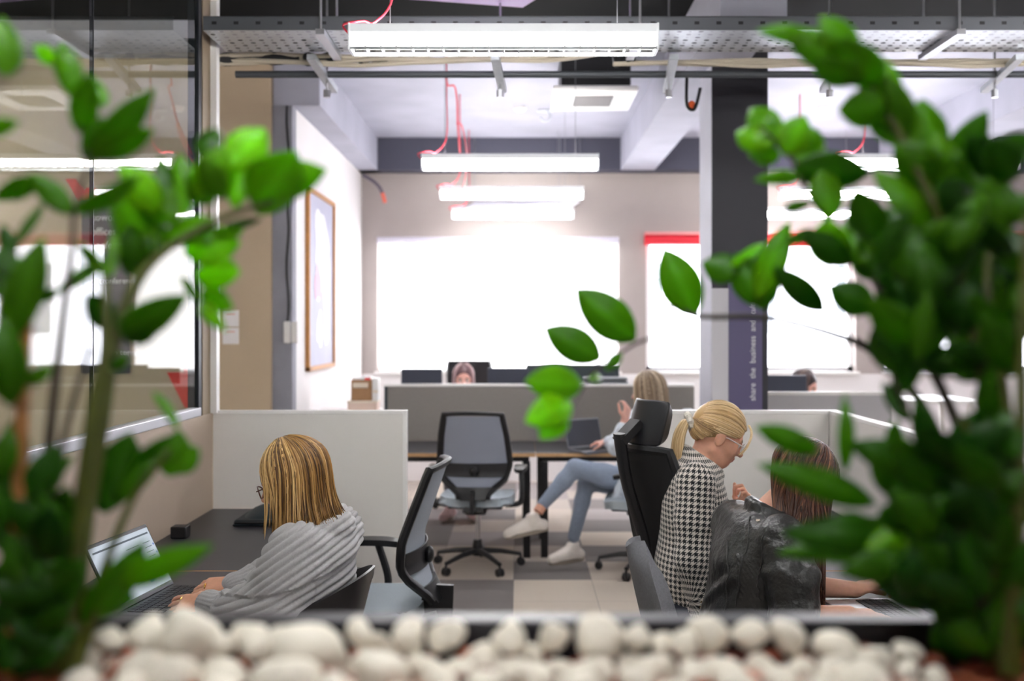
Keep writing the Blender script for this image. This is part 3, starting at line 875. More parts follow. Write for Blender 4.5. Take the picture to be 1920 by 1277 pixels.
# cable bundle with black sleeves, resting on hangers
cY = 5.02; s5 = F / cY
m_bcab = mat('beige_cable', (186, 176, 158), .6, var=.05, vscale=10)
rc = random.Random(4)
def cables(label, x0p, x1p, ypx, n, sleeves, sag=0, group='ceiling cable bundles'):
    a = P(x0p, ypx, s5); b = P(x1p, ypx, s5)
    t = thing('ceiling_cable_bundle', label, 'cables', ((a.x + b.x) / 2, cY, a.z), 0, group)
    for k in range(n):
        oy = rc.uniform(-.03, .03); oz = (k - n / 2) * .012
        pts = [(a.x + (b.x - a.x) * i / 14, cY + oy + .01 * math.sin(i * 1.7 + k), a.z + oz + .008 * math.sin(i * .9 + k * 2) + sag * (i / 14) ** 4) for i in range(15)]
        obj('cable', MB().tube(catmull(pts, 3), .012, 6), m_bcab, t, world=True)
    for (p, q) in sleeves:
        A = P(p, ypx, s5); B = P(q, ypx, s5)
        obj('black_sleeve', MB().tube(catmull([A, A.lerp(B, .5) + Vector((0, 0, .01)), B], 6), [.028 + .008 * math.sin(i) for i in range(13)], 8), m_blkp, t, world=True)
    return t
cables('beige cable bundle with black sleeves under the tray, left part', 412, 1130, 112, 4, [(412, 562), (570, 650), (672, 728)], .05)
cables('beige cable bundle under the tray, right part', 1150, 1925, 116, 3, [(1150, 1190)])
o = tag(obj('ceiling_cable_sleeve', MB().tube(catmull([P(996, 107, s5 - 3), P(1040, 103, s5 - 3), P(1115, 99, s5 - 3)], 6), .022, 8), m_blkp), 'short black foam sleeve above the beige cables behind the nearest lamp', 'cable sleeve')
# dark pipe
pz = P(0, 132, s5).z
tag(obj('ceiling_pipe', MB().tube([(-1.45, 5.1, pz), (6.0, 5.1, pz)], .018, 12), mat('dark_pipe', (74, 78, 84), .5, .3)), 'straight dark pipe running across below the beige cables', 'pipe')
# strut hangers
for px, lab in ((603, 'steel hanger of the pipe near the beige wall'), (937, 'steel hanger of the pipe under the nearest lamp'), (1262, 'steel hanger of the pipe by the charcoal column'), (1572, 'steel hanger of the pipe behind the right plant'), (1890, 'steel hanger of the pipe at the far right')):
    c = P(px, 145, s5)
    t = thing('ceiling_strut', lab, 'hanger', (c.x, 5.05, c.z), 0, 'pipe hangers')
    obj('channel', MB().bar((c.x - .02, 4.86, c.z + .06), (c.x + .01, 5.3, c.z + .0), .042, .03), m_galv, t, world=True, smooth=False)
    obj('rod', MB().tube([(c.x, 5.16, c.z - .05), (c.x, 5.16, ZC)], .006, 6), m_alu, t, world=True)
    obj('nut', MB().lathe([(.018, -.02), (.018, .02)], (c.x, 5.16, c.z - .05), 6), m_alu, t, world=True, smooth=False)
# air conditioner cassette
c0 = 7.0
t = thing('ceiling_air_conditioner', 'white ceiling air conditioner cassette beside the right beam', 'air conditioner', (.54, 7.35, 3.285))
ax0, ax1 = (1037 - VX) / 267, (1198 - VX) / 267
obj('panel', MB().box((ax0, 7.0, 3.285), (ax1, 7.66, 3.325)), m_edge, t, world=True, bevel=.012)
obj('intake_grille', MB().box((ax0 + .16, 7.16, 3.281), (ax1 - .16, 7.5, 3.286)), mat('grille_grey', (104, 100, 102), .6), t, world=True, smooth=False)
obj('body', MB().box((ax0 + .06, 7.06, 3.325), (ax1 - .05, 7.6, ZC)), m_blk, t, world=True, smooth=False)
mb = MB()
for i in range(12): mb.box((ax0 + .17, 7.17 + i * .027, 3.279), (ax1 - .17, 7.18 + i * .027, 3.2812))
obj('louvre', mb, mat('grille_louvre', (150, 146, 148), .6), t, world=True, smooth=False)
# smoke detectors and hooks
for (px, py, lab) in ((975, 206, 'white smoke detector on the ceiling between the beams'), (1545, 206, 'white smoke detector on the ceiling right of the column')):
    s_ = 1.96 * 0 + (614 - py) / 1.93
    c = P(px, py, s_)
    o = tag(obj('smoke_detector', MB().lathe([(.0, -.045), (.03, -.045), (.05, -.03), (.055, -.01), (.055, 0)], (c.x, c.y, ZC), 20), m_edge), lab, 'smoke detector')
    obj('vent_ring', MB().lathe([(.056, -.022), (.058, -.018), (.056, -.014)], (c.x, c.y, ZC), 20), m_lgrey, o)
s_ = 208
c = P(1022, 218, s_)
t = thing('ceiling_hook', 'grey steel hook hanging from the ceiling above the second lamp', 'hook', (c.x, c.y, ZC))
pts = [(c.x, c.y, ZC), (c.x, c.y, c.z + .05)] + [(c.x + .045 * math.sin(a), c.y, c.z + .045 * math.cos(a)) for a in np.linspace(0.2, 4.6, 14)]
obj('hook', MB().tube(pts, .010, 8), m_galv, t, world=True)
obj('plate', MB().box((c.x - .07, c.y - .03, ZC - .012), (c.x + .07, c.y + .03, ZC - .001)), m_galv, t, world=True, smooth=False)
# white hanging panel above the blind
pp = [P(868, 394, 185), P(1050, 402, 185), P(1087, 378, 182), P(890, 380, 182)]
zz = 2.80
mb = MB(); mb.sheet([[pp[0], pp[1]], [pp[3], pp[2]]], .02)
t = thing('hanging_board', 'white hanging panel behind the third batten lamp', 'panel', pp[1])
obj('board', mb, mat('white_panel', (236, 236, 244), .5, emit=0.0), t, world=True, smooth=False)
mb = MB()
for p in pp: mb.tube([p, (p.x, p.y, ZC)], .003, 5)
obj('suspension_wire', mb, m_wire, t, world=True)
# lilac hanging board at the top of the view
q = [Vector((.02, 5.23, 3.30)), Vector((-.68, 5.07, 3.30)), Vector((-.42, 4.2, 3.30)), Vector((.42, 4.45, 3.30))]
t = thing('hanging_board', 'lilac ceiling board hung above the nearest lamp', 'board', q[0])
obj('board', MB().add(q + [p + Vector((0, 0, .03)) for p in q], [(3, 2, 1, 0), (4, 5, 6, 7), (0, 1, 5, 4), (1, 2, 6, 5), (2, 3, 7, 6), (3, 0, 4, 7)]), mat('lilac_board', (196, 160, 226), .6), t, world=True, smooth=False)
mb = MB()
for p in q: mb.tube([p + Vector((0, 0, .03)) + (Vector((-.1, 4.7, 3.3)) - p) * .1, Vector((p.x, p.y, ZC)) + (Vector((-.1, 4.7, 3.3)) - p) * .1], .003, 5)
obj('suspension_wire', mb, m_wire, t, world=True)
# orange tipped hanging strap by the column
pts = catmull([P(1288, 140, 330), P(1287, 185, 330), P(1290, 202, 330), P(1300, 206, 330), P(1306, 195, 330), P(1313, 165, 330)], 6)
o = tag(obj('hanging_cable_loop', MB().tube(pts, .010, 6), m_blkp), 'dark cable loop with orange joint hanging left of the charcoal column', 'cable')
obj('orange_joint', MB().ball(P(1297, 196, 329), (.022, .02, .022)), mat('orange_joint', (232, 96, 40), .5), o)
m_dummy = 0
# red cords strung between the lamps
def redcord(label, pts, r=.006):
    tag(obj('hanging_red_cord', MB().tube(catmull(pts, 6), r, 6), m_redc), label, 'cord', 'red lamp cords')
redcord('red cord looping over the second batten lamp', [P(836, 142, 262), P(840, 160, 260), P(852, 162, 258), P(857, 190, 254), P(858, 232, 250), P(862, 290, 240)])
redcord('red cord forking down beside the second batten lamp', [P(856, 232, 250), P(866, 236, 248), P(874, 280, 240), P(874, 320, 232), P(868, 352, 226)], .005)
# ================================================================ PEOPLE: smooth distance fields turned into one skin surface
class SDF:
    def __init__(s, lo, hi, h):
        s.lo = np.array(lo, dtype=np.float64); s.h = h
        s.n = np.ceil((np.array(hi) - s.lo) / h).astype(int) + 1
        s.F = np.full(tuple(s.n), .15, dtype=np.float32)
    def _sl(s, blo, bhi, pad):
        a = np.maximum(np.floor((np.array(blo) - pad - s.lo) / s.h).astype(int), 0)
        b = np.minimum(np.ceil((np.array(bhi) + pad - s.lo) / s.h).astype(int) + 1, s.n)
        if np.any(b <= a): return None
        sl = tuple(slice(int(p), int(q)) for p, q in zip(a, b))
        g = [(s.lo[i] + s.h * np.arange(a[i], b[i])).astype(np.float32) for i in range(3)]
        X, Y, Z = np.meshgrid(*g, indexing='ij', sparse=True)
        return sl, X, Y, Z
    def _mix(s, sl, d, k, sub=False):
        A = s.F[sl]
        if sub:
            d = -d
            if k > 0:
                hh = np.maximum(k - np.abs(A - d), 0) / k
                s.F[sl] = np.maximum(A, d) + hh * hh * k * .25
            else: s.F[sl] = np.maximum(A, d)
            return
        if k > 0:
            hh = np.maximum(k - np.abs(A - d), 0) / k
            s.F[sl] = np.minimum(A, d) - hh * hh * k * .25
        else: s.F[sl] = np.minimum(A, d)
    def cap(s, a, b, ra, rb=None, k=.02):
        rb = ra if rb is None else rb
        a = np.array(a, dtype=np.float32); b = np.array(b, dtype=np.float32); R = max(ra, rb)
        q = s._sl(np.minimum(a, b) - R, np.maximum(a, b) + R, k + .02)
        if q is None: return s
        sl, X, Y, Z = q
        d = b - a; L2 = float(d @ d) + 1e-12
        t = np.clip(((X - a[0]) * d[0] + (Y - a[1]) * d[1] + (Z - a[2]) * d[2]) / L2, 0, 1)
        D = np.sqrt((X - a[0] - t * d[0]) ** 2 + (Y - a[1] - t * d[1]) ** 2 + (Z - a[2] - t * d[2]) ** 2) - (ra + (rb - ra) * t)
        s._mix(sl, D, k); return s
    def chain(s, pts, rs, k=.02):
        for i in range(len(pts) - 1): s.cap(pts[i], pts[i + 1], rs[i], rs[i + 1], k)
        return s
    def ell(s, c, r, R=None, k=.02, sub=False):
        c = np.array(c, dtype=np.float32); r = np.array(r, dtype=np.float32); m = float(max(r))
        q = s._sl(c - m, c + m, k + .02)
        if q is None: return s
        sl, X, Y, Z = q
        x, y, z = X - c[0], Y - c[1], Z - c[2]
        if R is not None:
            R = np.array(R, dtype=np.float32)      # rows: local axes in world
            x, y, z = (R[0, 0] * x + R[0, 1] * y + R[0, 2] * z), (R[1, 0] * x + R[1, 1] * y + R[1, 2] * z), (R[2, 0] * x + R[2, 1] * y + R[2, 2] * z)
        k0 = np.sqrt((x / r[0]) ** 2 + (y / r[1]) ** 2 + (z / r[2]) ** 2)
        k1 = np.sqrt((x / r[0] ** 2) ** 2 + (y / r[1] ** 2) ** 2 + (z / r[2] ** 2) ** 2)
        D = k0 * (k0 - 1) / np.maximum(k1, 1e-6)
        s._mix(sl, D, k, sub); return s
    def cut(s, p, n):
        """remove everything on the side n points to"""
        g = [(s.lo[i] + s.h * np.arange(s.n[i])).astype(np.float32) for i in range(3)]
        X, Y, Z = np.meshgrid(*g, indexing='ij', sparse=True)
        n = np.array(Vector(n).normalized()); p = np.array(p)
        D = (X - p[0]) * n[0] + (Y - p[1]) * n[1] + (Z - p[2]) * n[2]
        s.F = np.maximum(s.F, D.astype(np.float32)); return s
    def mesh(s, smooth=2):
        Fv = s.F
        Fv[0] = Fv[-1] = .1; Fv[:, 0] = Fv[:, -1] = .1; Fv[:, :, 0] = Fv[:, :, -1] = .1
        S = Fv < 0
        cnt = np.zeros(tuple(np.array(S.shape) - 1), dtype=np.int8)
        offs = [(i, j, k) for i in (0, 1) for j in (0, 1) for k in (0, 1)]
        nx, ny, nz = cnt.shape
        for (i, j, k) in offs: cnt += S[i:i + nx, j:j + ny, k:k + nz]
        act = np.argwhere((cnt > 0) & (cnt < 8))
        idx = np.full(cnt.shape, -1, dtype=np.int32)
        idx[act[:, 0], act[:, 1], act[:, 2]] = np.arange(len(act))
        vals = {o: Fv[act[:, 0] + o[0], act[:, 1] + o[1], act[:, 2] + o[2]] for o in offs}
        acc = np.zeros((len(act), 3)); num = np.zeros(len(act))
        for o in offs:
            for ax in range(3):
                if o[ax] == 0:
                    o2 = list(o); o2[ax] = 1; o2 = tuple(o2)
                    a, b = vals[o], vals[o2]
                    m = (a < 0) != (b < 0)
                    t = np.where(m, a / np.where(m, a - b, 1), 0)
                    p = np.tile(np.array(o, dtype=float), (len(act), 1)); p[:, ax] = t
                    acc[m] += p[m]; num[m] += 1
        V = s.lo + s.h * (act + acc / num[:, None])
        quads = []
        for ax in range(3):
            u, v = [(1, 2), (2, 0), (0, 1)][ax]
            a = S; sh = [slice(None)] * 3; sh2 = [slice(None)] * 3
            sh[ax] = slice(0, -1); sh2[ax] = slice(1, None)
            A = S[tuple(sh)]; B = S[tuple(sh2)]
            e = np.argwhere(A != B)
            ok = (e[:, u] > 0) & (e[:, v] > 0) & (e[:, u] < cnt.shape[u]) & (e[:, v] < cnt.shape[v])
            e = e[ok]
            fl = A[e[:, 0], e[:, 1], e[:, 2]]
            du = np.zeros(3, dtype=int); du[u] = 1; dv = np.zeros(3, dtype=int); dv[v] = 1
            c = [idx[tuple((e - du - dv).T)], idx[tuple((e - dv).T)], idx[tuple(e.T)], idx[tuple((e - du).T)]]
            q = np.stack(c, 1)
            q[~fl] = q[~fl][:, ::-1]
            quads.append(q)
        Q = np.concatenate(quads)
        Q = Q[(Q >= 0).all(1)]
        for _ in range(smooth):
            acc = np.zeros_like(V); n = np.zeros(len(V))
            for i in range(4):
                np.add.at(acc, Q[:, i], V[Q[:, (i + 1) % 4]]); np.add.at(acc, Q[:, i], V[Q[:, (i - 1) % 4]]); np.add.at(n, Q[:, i], 2)
            V = .5 * V + .5 * acc / np.maximum(n, 1)[:, None]
        return V, Q

def normals(V, Q):
    n = np.cross(V[Q[:, 2]] - V[Q[:, 0]], V[Q[:, 3]] - V[Q[:, 1]])
    N = np.zeros_like(V)
    for i in range(4): np.add.at(N, Q[:, i], n)
    return N / np.maximum(np.linalg.norm(N, axis=1), 1e-9)[:, None]

def sobj(name, VQ, m, parent=None, col=None, uvs=None):
    V, Q = VQ
    me = bpy.data.meshes.new(name)
    me.vertices.add(len(V)); me.vertices.foreach_set('co', V.astype(np.float32).ravel())
    me.loops.add(len(Q) * 4); me.loops.foreach_set('vertex_index', Q.astype(np.int32).ravel())
    me.polygons.add(len(Q)); me.polygons.foreach_set('loop_start', np.arange(0, len(Q) * 4, 4, dtype=np.int32))
    me.polygons.foreach_set('use_smooth', np.ones(len(Q), dtype=bool))
    me.materials.append(m)
    me.update(calc_edges=True); me.validate()
    if col is not None:
        a = me.color_attributes.new('col', 'FLOAT_COLOR', 'POINT')
        c = np.ones((len(V), 4), dtype=np.float32); c[:, :3] = col; a.data.foreach_set('color', c.ravel())
    if uvs is not None:
        u = me.uv_layers.new(name='UVMap'); u.data.foreach_set('uv', uvs[Q.ravel()].astype(np.float32).ravel())
    o = bpy.data.objects.new(name, me); COL.objects.link(o)
    if parent is not None: o.parent = parent
    XF[o.name] = Matrix.Identity(4)
    return o

def axes(fwd, up=(0, 0, 1)):
    f = Vector(fwd).normalized(); l = Vector(up).cross(f).normalized(); u = f.cross(l).normalized()
    return f, l, u

def head(S, c, fwd, up=(0, 0, 1), sc=1.0):
    """skull, face, ears and neck root; c = centre of the skull"""
    c = Vector(c); f, l, u = axes(fwd, up); R = [tuple(f), tuple(l), tuple(u)]
    def q(a, b, d): return c + (f * a + l * b + u * d) * sc
    def E(p, r, k=.015, sub=False): S.ell(p, [x * sc for x in r], R, k, sub)
    E(q(-.012, 0, .012), (.098, .076, .092), 0)
    E(q(.036, 0, -.045), (.058, .060, .078), .03)          # face
    E(q(.050, 0, -.098), (.034, .034, .026), .025)          # chin
    for s_ in (-1, 1):
        S.cap(q(.0, s_ * .052, -.070), q(.05, s_ * .022, -.100), .016 * sc, .014 * sc, .02)   # jaw
        E(q(.058, s_ * .038, -.040), (.024, .022, .02), .02)  # cheek
        E(q(.088, s_ * .030, -.012), (.014, .016, .011), .010, True)  # eye hollow
        E(q(.076, s_ * .030, -.012), (.0125, .0125, .0125), .003)     # eyeball
        S.cap(q(.086, s_ * .014, .006), q(.078, s_ * .044, .006), .006 * sc, .005 * sc, .012)  # brow
        E(q(-.006, s_ * .080, -.022), (.020, .011, .032), .006)       # ear
        E(q(-.003, s_ * .092, -.020), (.011, .006, .019), .004, True)
    S.cap(q(.088, 0, .0), q(.112, 0, -.040), .0075 * sc, .011 * sc, .012)    # nose
    for s_ in (-1, 1): E(q(.098, s_ * .010, -.044), (.010, .008, .007), .006)
    E(q(.090, 0, -.066), (.010, .021, .006), .006)         # lips
    E(q(.088, 0, -.076), (.010, .019, .006), .006)
    return q

def hand(S, wrist, fwd, palmn, side, curl=(.25, .3, .35, .4), spread=.10, sc=1.0, thumb_in=.4, k=.006):
    """wrist point, pointing direction fwd, palmn = direction the palm faces, side = +1 if thumb is towards (fwd x palmn)"""
    w = Vector(wrist); f = Vector(fwd).normalized(); pn = Vector(palmn); pn = (pn - f * pn.dot(f)).normalized()
    t = f.cross(pn).normalized() * side
    # palm
    for o in (-.026, -.009, .009, .027):
        S.cap(w + t * o * .72 * sc + f * .012, w + f * .078 * sc + t * o * sc, .015 * sc, .012 * sc, .012)
    tips = []
    for i, (o, L, cu) in enumerate(zip((.030, .010, -.010, -.028), (.072, .080, .074, .058), curl)):
        p = w + f * (.085 - .004 * abs(i - 1)) * sc + t * o * sc
        d = (f + t * spread * (1.5 - i)).normalized()
        r = .0086 if i < 3 else .0075
        prev = p
        a = cu
        for j, (seg, m) in enumerate(((.45, 1.0), (.30, 1.15), (.25, .8))):
            dd = (d * math.cos(a) + pn * math.sin(a)).normalized()
            nx = prev + dd * L * seg * sc
            S.cap(prev, nx, r * sc, r * .9 * sc, k * .4 if j == 0 else .002)
            prev = nx; r *= .92; a += cu * m * 1.2
        tips.append(prev)
    p0 = w + f * .022 * sc + t * .028 * sc
    d = (t * .75 + f * .6 + pn * thumb_in).normalized()
    p1 = p0 + d * .040 * sc
    d2 = (t * .15 + f * .9 + pn * thumb_in * .8).normalized(); p2 = p1 + d2 * .030 * sc; p3 = p2 + (d2 + f * .2 + pn * .1).normalized() * .026 * sc
    S.cap(p0, p1, .014 * sc, .0115 * sc, .012); S.cap(p1, p2, .011 * sc, .0095 * sc, .004); S.cap(p2, p3, .0095 * sc, .008 * sc, .004)
    return tips

def skin_colors(V, q=None, base=(226, 176, 150)):
    c = np.tile(np.array(lin(base)), (len(V), 1))
    if q is not None:
        lip = np.array(q(.092, 0, -.071)); d = np.linalg.norm((V - lip) * 1.0, axis=1)
        c[d < .019] = lin((192, 104, 98))
        for s_ in (-1, 1):
            e = np.array(q(.078, s_ * .030, -.012)); d = np.linalg.norm(V - e, axis=1); c[d < .0135] = lin((228, 220, 214))
            e = np.array(q(.0885, s_ * .030, -.013)); d = np.linalg.norm(V - e, axis=1); c[d < .0065] = lin((52, 40, 34))
            b0 = np.array(q(.094, s_ * .018, .010)); b1 = np.array(q(.082, s_ * .044, .010))
            t = np.clip(((V - b0) @ (b1 - b0)) / ((b1 - b0) @ (b1 - b0)), 0, 1); d = np.linalg.norm(V - b0 - t[:, None] * (b1 - b0), axis=1)
            c[d < .0055] = lin((120, 88, 66))
    return c
def skinmat(name):
    m = mat(name, (226, 176, 150), .5, var=.05, vscale=60, bump=.05, bscale=400, attr='col')
    b = m.node_tree.nodes['Principled BSDF']; b.inputs['Subsurface Weight'].default_value = .15; b.inputs['Subsurface Radius'].default_value = (.01, .004, .002)
    return m
m_skin = skinmat('skin')

def hairmat(name, dark, mid, light, rough=.38):
    if name in MATS: return MATS[name]
    m = mat(name, mid, rough, spec=.5)
    nt = m.node_tree; N = nt.nodes; L = nt.links
    a = N.new('ShaderNodeAttribute'); a.attribute_name = 'col'
    r = N.new('ShaderNodeValToRGB'); e = r.color_ramp.elements
    e[0].position = 0; e[0].color = (*lin(dark), 1); e[1].position = 1; e[1].color = (*lin(light), 1)
    x = e.new(.5); x.color = (*lin(mid), 1)
    s = N.new('ShaderNodeSeparateColor'); L.new(a.outputs['Color'], s.inputs[0]); L.new(s.outputs[0], r.inputs[0])
    L.new(r.outputs[0], N['Principled BSDF'].inputs['Base Color'])
    return m

def strands(name, parent, paths, m, r=.0032, seed=1, n=5, base=None, bt=.12):
    """paths: list of (points, tone). one mesh of tapered locks (+ an under-cap mesh base=(V,Q))"""
    mb = MB()
    rr = random.Random(seed)
    if base is not None:
        V, Q = base; mb.add([tuple(v) for v in V], [tuple(int(i) for i in q) for q in Q], 0, (bt, bt, bt))
    for pts, tone in paths:
        P_ = catmull(pts, 4 if len(pts) < 9 else 2); k = len(P_)
        rs = [r * rr.uniform(.8, 1.25) * (1 - .75 * (i / (k - 1)) ** 3) for i in range(k)]
        mb.tube(P_, rs, n, 0, (tone, tone, tone))
    o = obj(name, mb, m, parent, sharp=180)
    return o

def bob_paths(q, n, endf, seed, rad=(.108, .086, .104), part=0.0, open_front=.6, jitter=.0014, tone=None):
    """locks from the parting over the skull, then down to endf(azimuth, rnd)->list of world points"""
    rr = random.Random(seed); out = []
    for i in range(n):
        az = rr.uniform(-PI + .0, PI)
        if abs(az) < open_front: continue
        lay = rr.uniform(-.006, .006)
        pts = []
        a0 = .10 + rr.uniform(0, .12)
        amax = 1.50 + rr.uniform(-.1, .12)
        for k in range(9):
            a = a0 + (amax - a0) * k / 8
            fx = math.cos(az) * math.sin(a) * (.86 if math.cos(az) > 0 and rad[0] > .12 else 1); sy = math.sin(az) * math.sin(a); uz = math.cos(a)
            jt = jitter * rr.gauss(0, .5)
            pts.append(q(-.012 + fx * (rad[0] + lay) + jt, part * (1 - k / 8) + sy * (rad[1] + lay), .012 + uz * (rad[2] + lay)))
        tail = endf(az, rr, pts[-1])
        t = rr.random() if tone is None else tone(az, rr)
        full = pts + tail; dn_ = [full[0]]
        for u_, v_ in zip(full, full[1:]):
            m_ = max(1, int((v_ - u_).length / .024))
            dn_ += [u_.lerp(v_, (k + 1) / m_) for k in range(m_)]
        for _ in range(3):
            dn_ = [dn_[0]] + [dn_[i - 1] * .25 + dn_[i] * .5 + dn_[i + 1] * .25 for i in range(1, len(dn_) - 1)] + [dn_[-1]]
        out.append((dn_, t))
    return out

def seated_legs(S, hipL, hipR, kneeL, kneeR, ankL, ankR, k=.03, rt=.085, rk=.058, ra=.045):
    for h, kn, an in ((hipL, kneeL, ankL), (hipR, kneeR, ankR)):
        S.cap(h, kn, rt, rk, k); S.cap(kn, an, rk, ra, .02)
def shoe(name, parent, ank, fwd, m, msole, L=.25, floor=True):
    f = Vector(fwd).normalized(); a = Vector(ank)
    if floor: f.z = 0; f.normalize()
    l, u = None, None
    up = Vector((0, 0, 1)) if abs(f.z) < .9 else Vector((1, 0, 0))
    l = up.cross(f).normalized(); u = f.cross(l).normalized()
    heel = a - f * .055 - u * .055; toe = a + f * (L - .085) - u * .068
    lo = np.minimum(np.array(heel), np.array(toe)) - .14; hi = np.maximum(np.array(heel), np.array(toe)) + .16
    S = SDF(lo, hi, .007)
    S.cap(heel + u * .0, toe, .038, .034, .01); S.ell(a + f * .10 - u * .05, (.09, .042, .036), [tuple(f), tuple(l), tuple(u)], .02)
    S.cap(a + u * .03, a - u * .03, .044, .046, .02); S.cap(a + f * .02 - u * .01, a + f * .10 - u * .04, .038, .032, .02)
    S.ell(a + f * (L / 2 - .07) - u * .13, (.4, .2, .045), [tuple(f), tuple(l), tuple(u)], .0, True)
    S.cut(a + u * .035, u)
    o = sobj(name, S.mesh(2), m, parent)
    mb = MB(); g = []
    out = []
    for k in range(24):
        t = 2 * PI * k / 24; x = (L / 2 + .012) * math.cos(t); y = .041 * math.sin(t) * (1 + .12 * math.cos(t))
        out.append((x, y))
    org = a + f * (L / 2 - .075) - u * .098
    mb.prism(out, org, f, l, .026)
    so = obj('sole', mb, msole, o, smooth=False)
    return o

def glasses(parent, q, m, mlens):
    mb = MB()
    for s_ in (-1, 1):
        ring = [q(.104 - .012 * abs(math.cos(t)) * (1 if math.cos(t) * s_ > 0 else .2), s_ * .033 + .026 * math.cos(t), -.014 + .020 * math.sin(t)) for t in np.linspace(0, 2 * PI, 21)]
        mb.tube(ring, .0024, 6)
        mb.tube([q(.098, s_ * .060, -.008), q(.02, s_ * .079, -.006), q(-.012, s_ * .084, -.012)], .0022, 6)
    mb.tube([q(.108, -.010, -.008), q(.110, 0, -.006), q(.108, .010, -.008)], .0022, 6)
    g = obj('eyeglasses', mb, m, parent)
    mb = MB()
    for s_ in (-1, 1):
        mb.add([q(.1035 - .008 * abs(math.cos(t)) * (1 if math.cos(t) * s_ > 0 else .2), s_ * .033 + .025 * math.cos(t), -.014 + .019 * math.sin(t)) for t in np.linspace(0, 2 * PI, 20, endpoint=False)], [tuple(range(20))])
    obj('lens', mb, mlens, g)
    return g
m_lens = glassmat('lens_glass', 1.5)

# ---------------------------------------------------------------- WOMAN IN THE GREY SWEATER
def woman_sweater():
    f0 = Vector((-.985, .17, 0)).normalized(); left = Vector((0, 0, 1)).cross(f0)
    hc = P(546, 893, 592) + Vector((0, .0, 0))
    hf = Vector((-.93, .18, -.36))
    sh = Vector((-.64, 3.155, .945)); pel = Vector((-.62, 3.12, .56))
    S = SDF((-1.20, 2.78, .56), (-.44, 3.50, 1.34), .0036)
    q = head(S, hc, hf)
    S.chain([hc + Vector((.03, 0, -.06)), sh + Vector((.0, 0, .03))], [.05, .056], .03)
    S.ell((-.645, 3.15, .84), (.085, .145, .13), None, .04); S.ell((-.63, 3.13, .66), (.09, .14, .15), None, .05)
    shL = sh + left * .165; shR = sh - left * .165
    S.cap(shL + Vector((-.01, 0, -.01)), shR + Vector((-.01, 0, -.01)), .04, .04, .05)
    elL = Vector((-.74, 2.90, .765)); wrL = P(392, 1142, 617) + Vector((0, 0, .014))
    elR = Vector((-.76, 3.36, .79)); wrR = P(440, 1108, 578) + Vector((0, .0, .016))
    for a, b, c in ((shL, elL, wrL), (shR, elR, wrR)): S.chain([a, b, c], [.048, .038, .027], .02)
    hand(S, wrL + Vector((-.012, 0, .006)), (-.93, .20, -.10), (0, .50, -.86), -1, (.20, .26, .30, .36), .13, sc=.95, thumb_in=.45)
    hand(S, wrR + Vector((-.012, 0, .006)), (-.95, .02, -.10), (0, .50, -.86), 1, (.20, .24, .28, .34), .13, sc=.95, thumb_in=.45)
    VQ = S.mesh(1)
    p = sobj('person', VQ, m_skin, None, skin_colors(VQ[0], q, (224, 168, 138)))
    tag(p, 'woman with blonde bob in ribbed grey sweater typing on the dark laptop', 'person')
    # sweater
    C = SDF((-1.06, 2.68, .50), (-.40, 3.62, 1.12), .0038)
    C.ell((-.635, 3.15, .84), (.12, .21, .15), None, 0); C.ell((-.62, 3.13, .63), (.13, .19, .20), None, .06)
    C.cap(shL + Vector((.0, 0, -.01)), shR + Vector((0, 0, -.01)), .074, .074, .06)
    C.ell((-.605, 3.155, .925), (.08, .15, .07), None, .04)
    for a, b, c in ((shL, elL, wrL), (shR, elR, wrR)):
        C.chain([a, a.lerp(b, .5) + Vector((.02, 0, 0)), b + Vector((.03, 0, 0))], [.072, .076, .072], .06)
        w = b.lerp(c, .78); C.chain([b + Vector((.03, 0, 0)), b.lerp(c, .55), w], [.075, .055, .042], .04)
        C.cap(w, b.lerp(c, .99), .040, .040, .01)
    # drape from shoulder to lap
    C.chain([(-.69, 2.98, .88), (-.76, 2.96, .77), (-.78, 2.98, .66)], [.065, .065, .07], .07)
    C.chain([(-.70, 3.15, .90), (-.77, 3.14, .77), (-.79, 3.13, .62)], [.075, .085, .09], .08)
    # rolled collar
    for k in range(16):
        a0 = 2 * PI * k / 16; a1 = 2 * PI * (k + 1) / 16
        f_ = lambda a: Vector((-.632 + .075 * math.cos(a), 3.155 + .085 * math.sin(a), .980 + .014 * math.cos(a)))
        C.cap(f_(a0), f_(a1), .030, .030, .015)
    for b, c in ((elL, wrL), (elR, wrR)):
        d = (c - b).normalized(); C.cut(c + d * .004, d) if False else None
    V, Q = C.mesh(2); N = normals(V, Q)
    # knitted ribs: upper shawl and lower body run in slightly different directions
    x = V[:, 0]; z = V[:, 2]; y = V[:, 1]
    xs = (x + .52)
    edge = .905 + .34 * xs + .35 * xs ** 2      # seam of the shawl
    lower = z < edge
    ph_up = (z - .50 * xs + .55 * xs ** 2) / .0238
    ph_lo = (z - .42 * xs) / .0252
    ph = np.where(lower, ph_lo, ph_up)
    arm = np.zeros(len(V), dtype=bool)
    for b, c in ((elL, wrL), (elR, wrR)):
        bb = np.array(b.lerp(c, .70)); d = np.array((c - b).normalized()); t = (V - bb) @ d; rad = np.linalg.norm(V - bb - t[:, None] * d, axis=1)
        m_ = (t > 0) & (rad < .07); arm |= m_
        # round the cuff with ribs along its length
        ang_ = np.arctan2(V[:, 2] - (bb + t[:, None] * d)[:, 2], V[:, 1] - (bb + t[:, None] * d)[:, 1])
        ph = np.where(m_, ang_ * 22 / (2 * PI), ph)
    rib = np.abs(np.sin(PI * ph)) ** .6
    amp = np.where(arm, .0036, .0105)
    step = np.where(lower & ~arm, -.006, .004)
    V = V + N * (amp * (rib - .6) + step)[:, None]
    tone = .62 + .38 * rib
    knit = mat('grey_knit_wool', (186, 184, 186), .95, var=.10, vscale=260, bump=.5, bscale=700, sheen=.3)
    sw = sobj('sweater', (V, Q), knit, p)
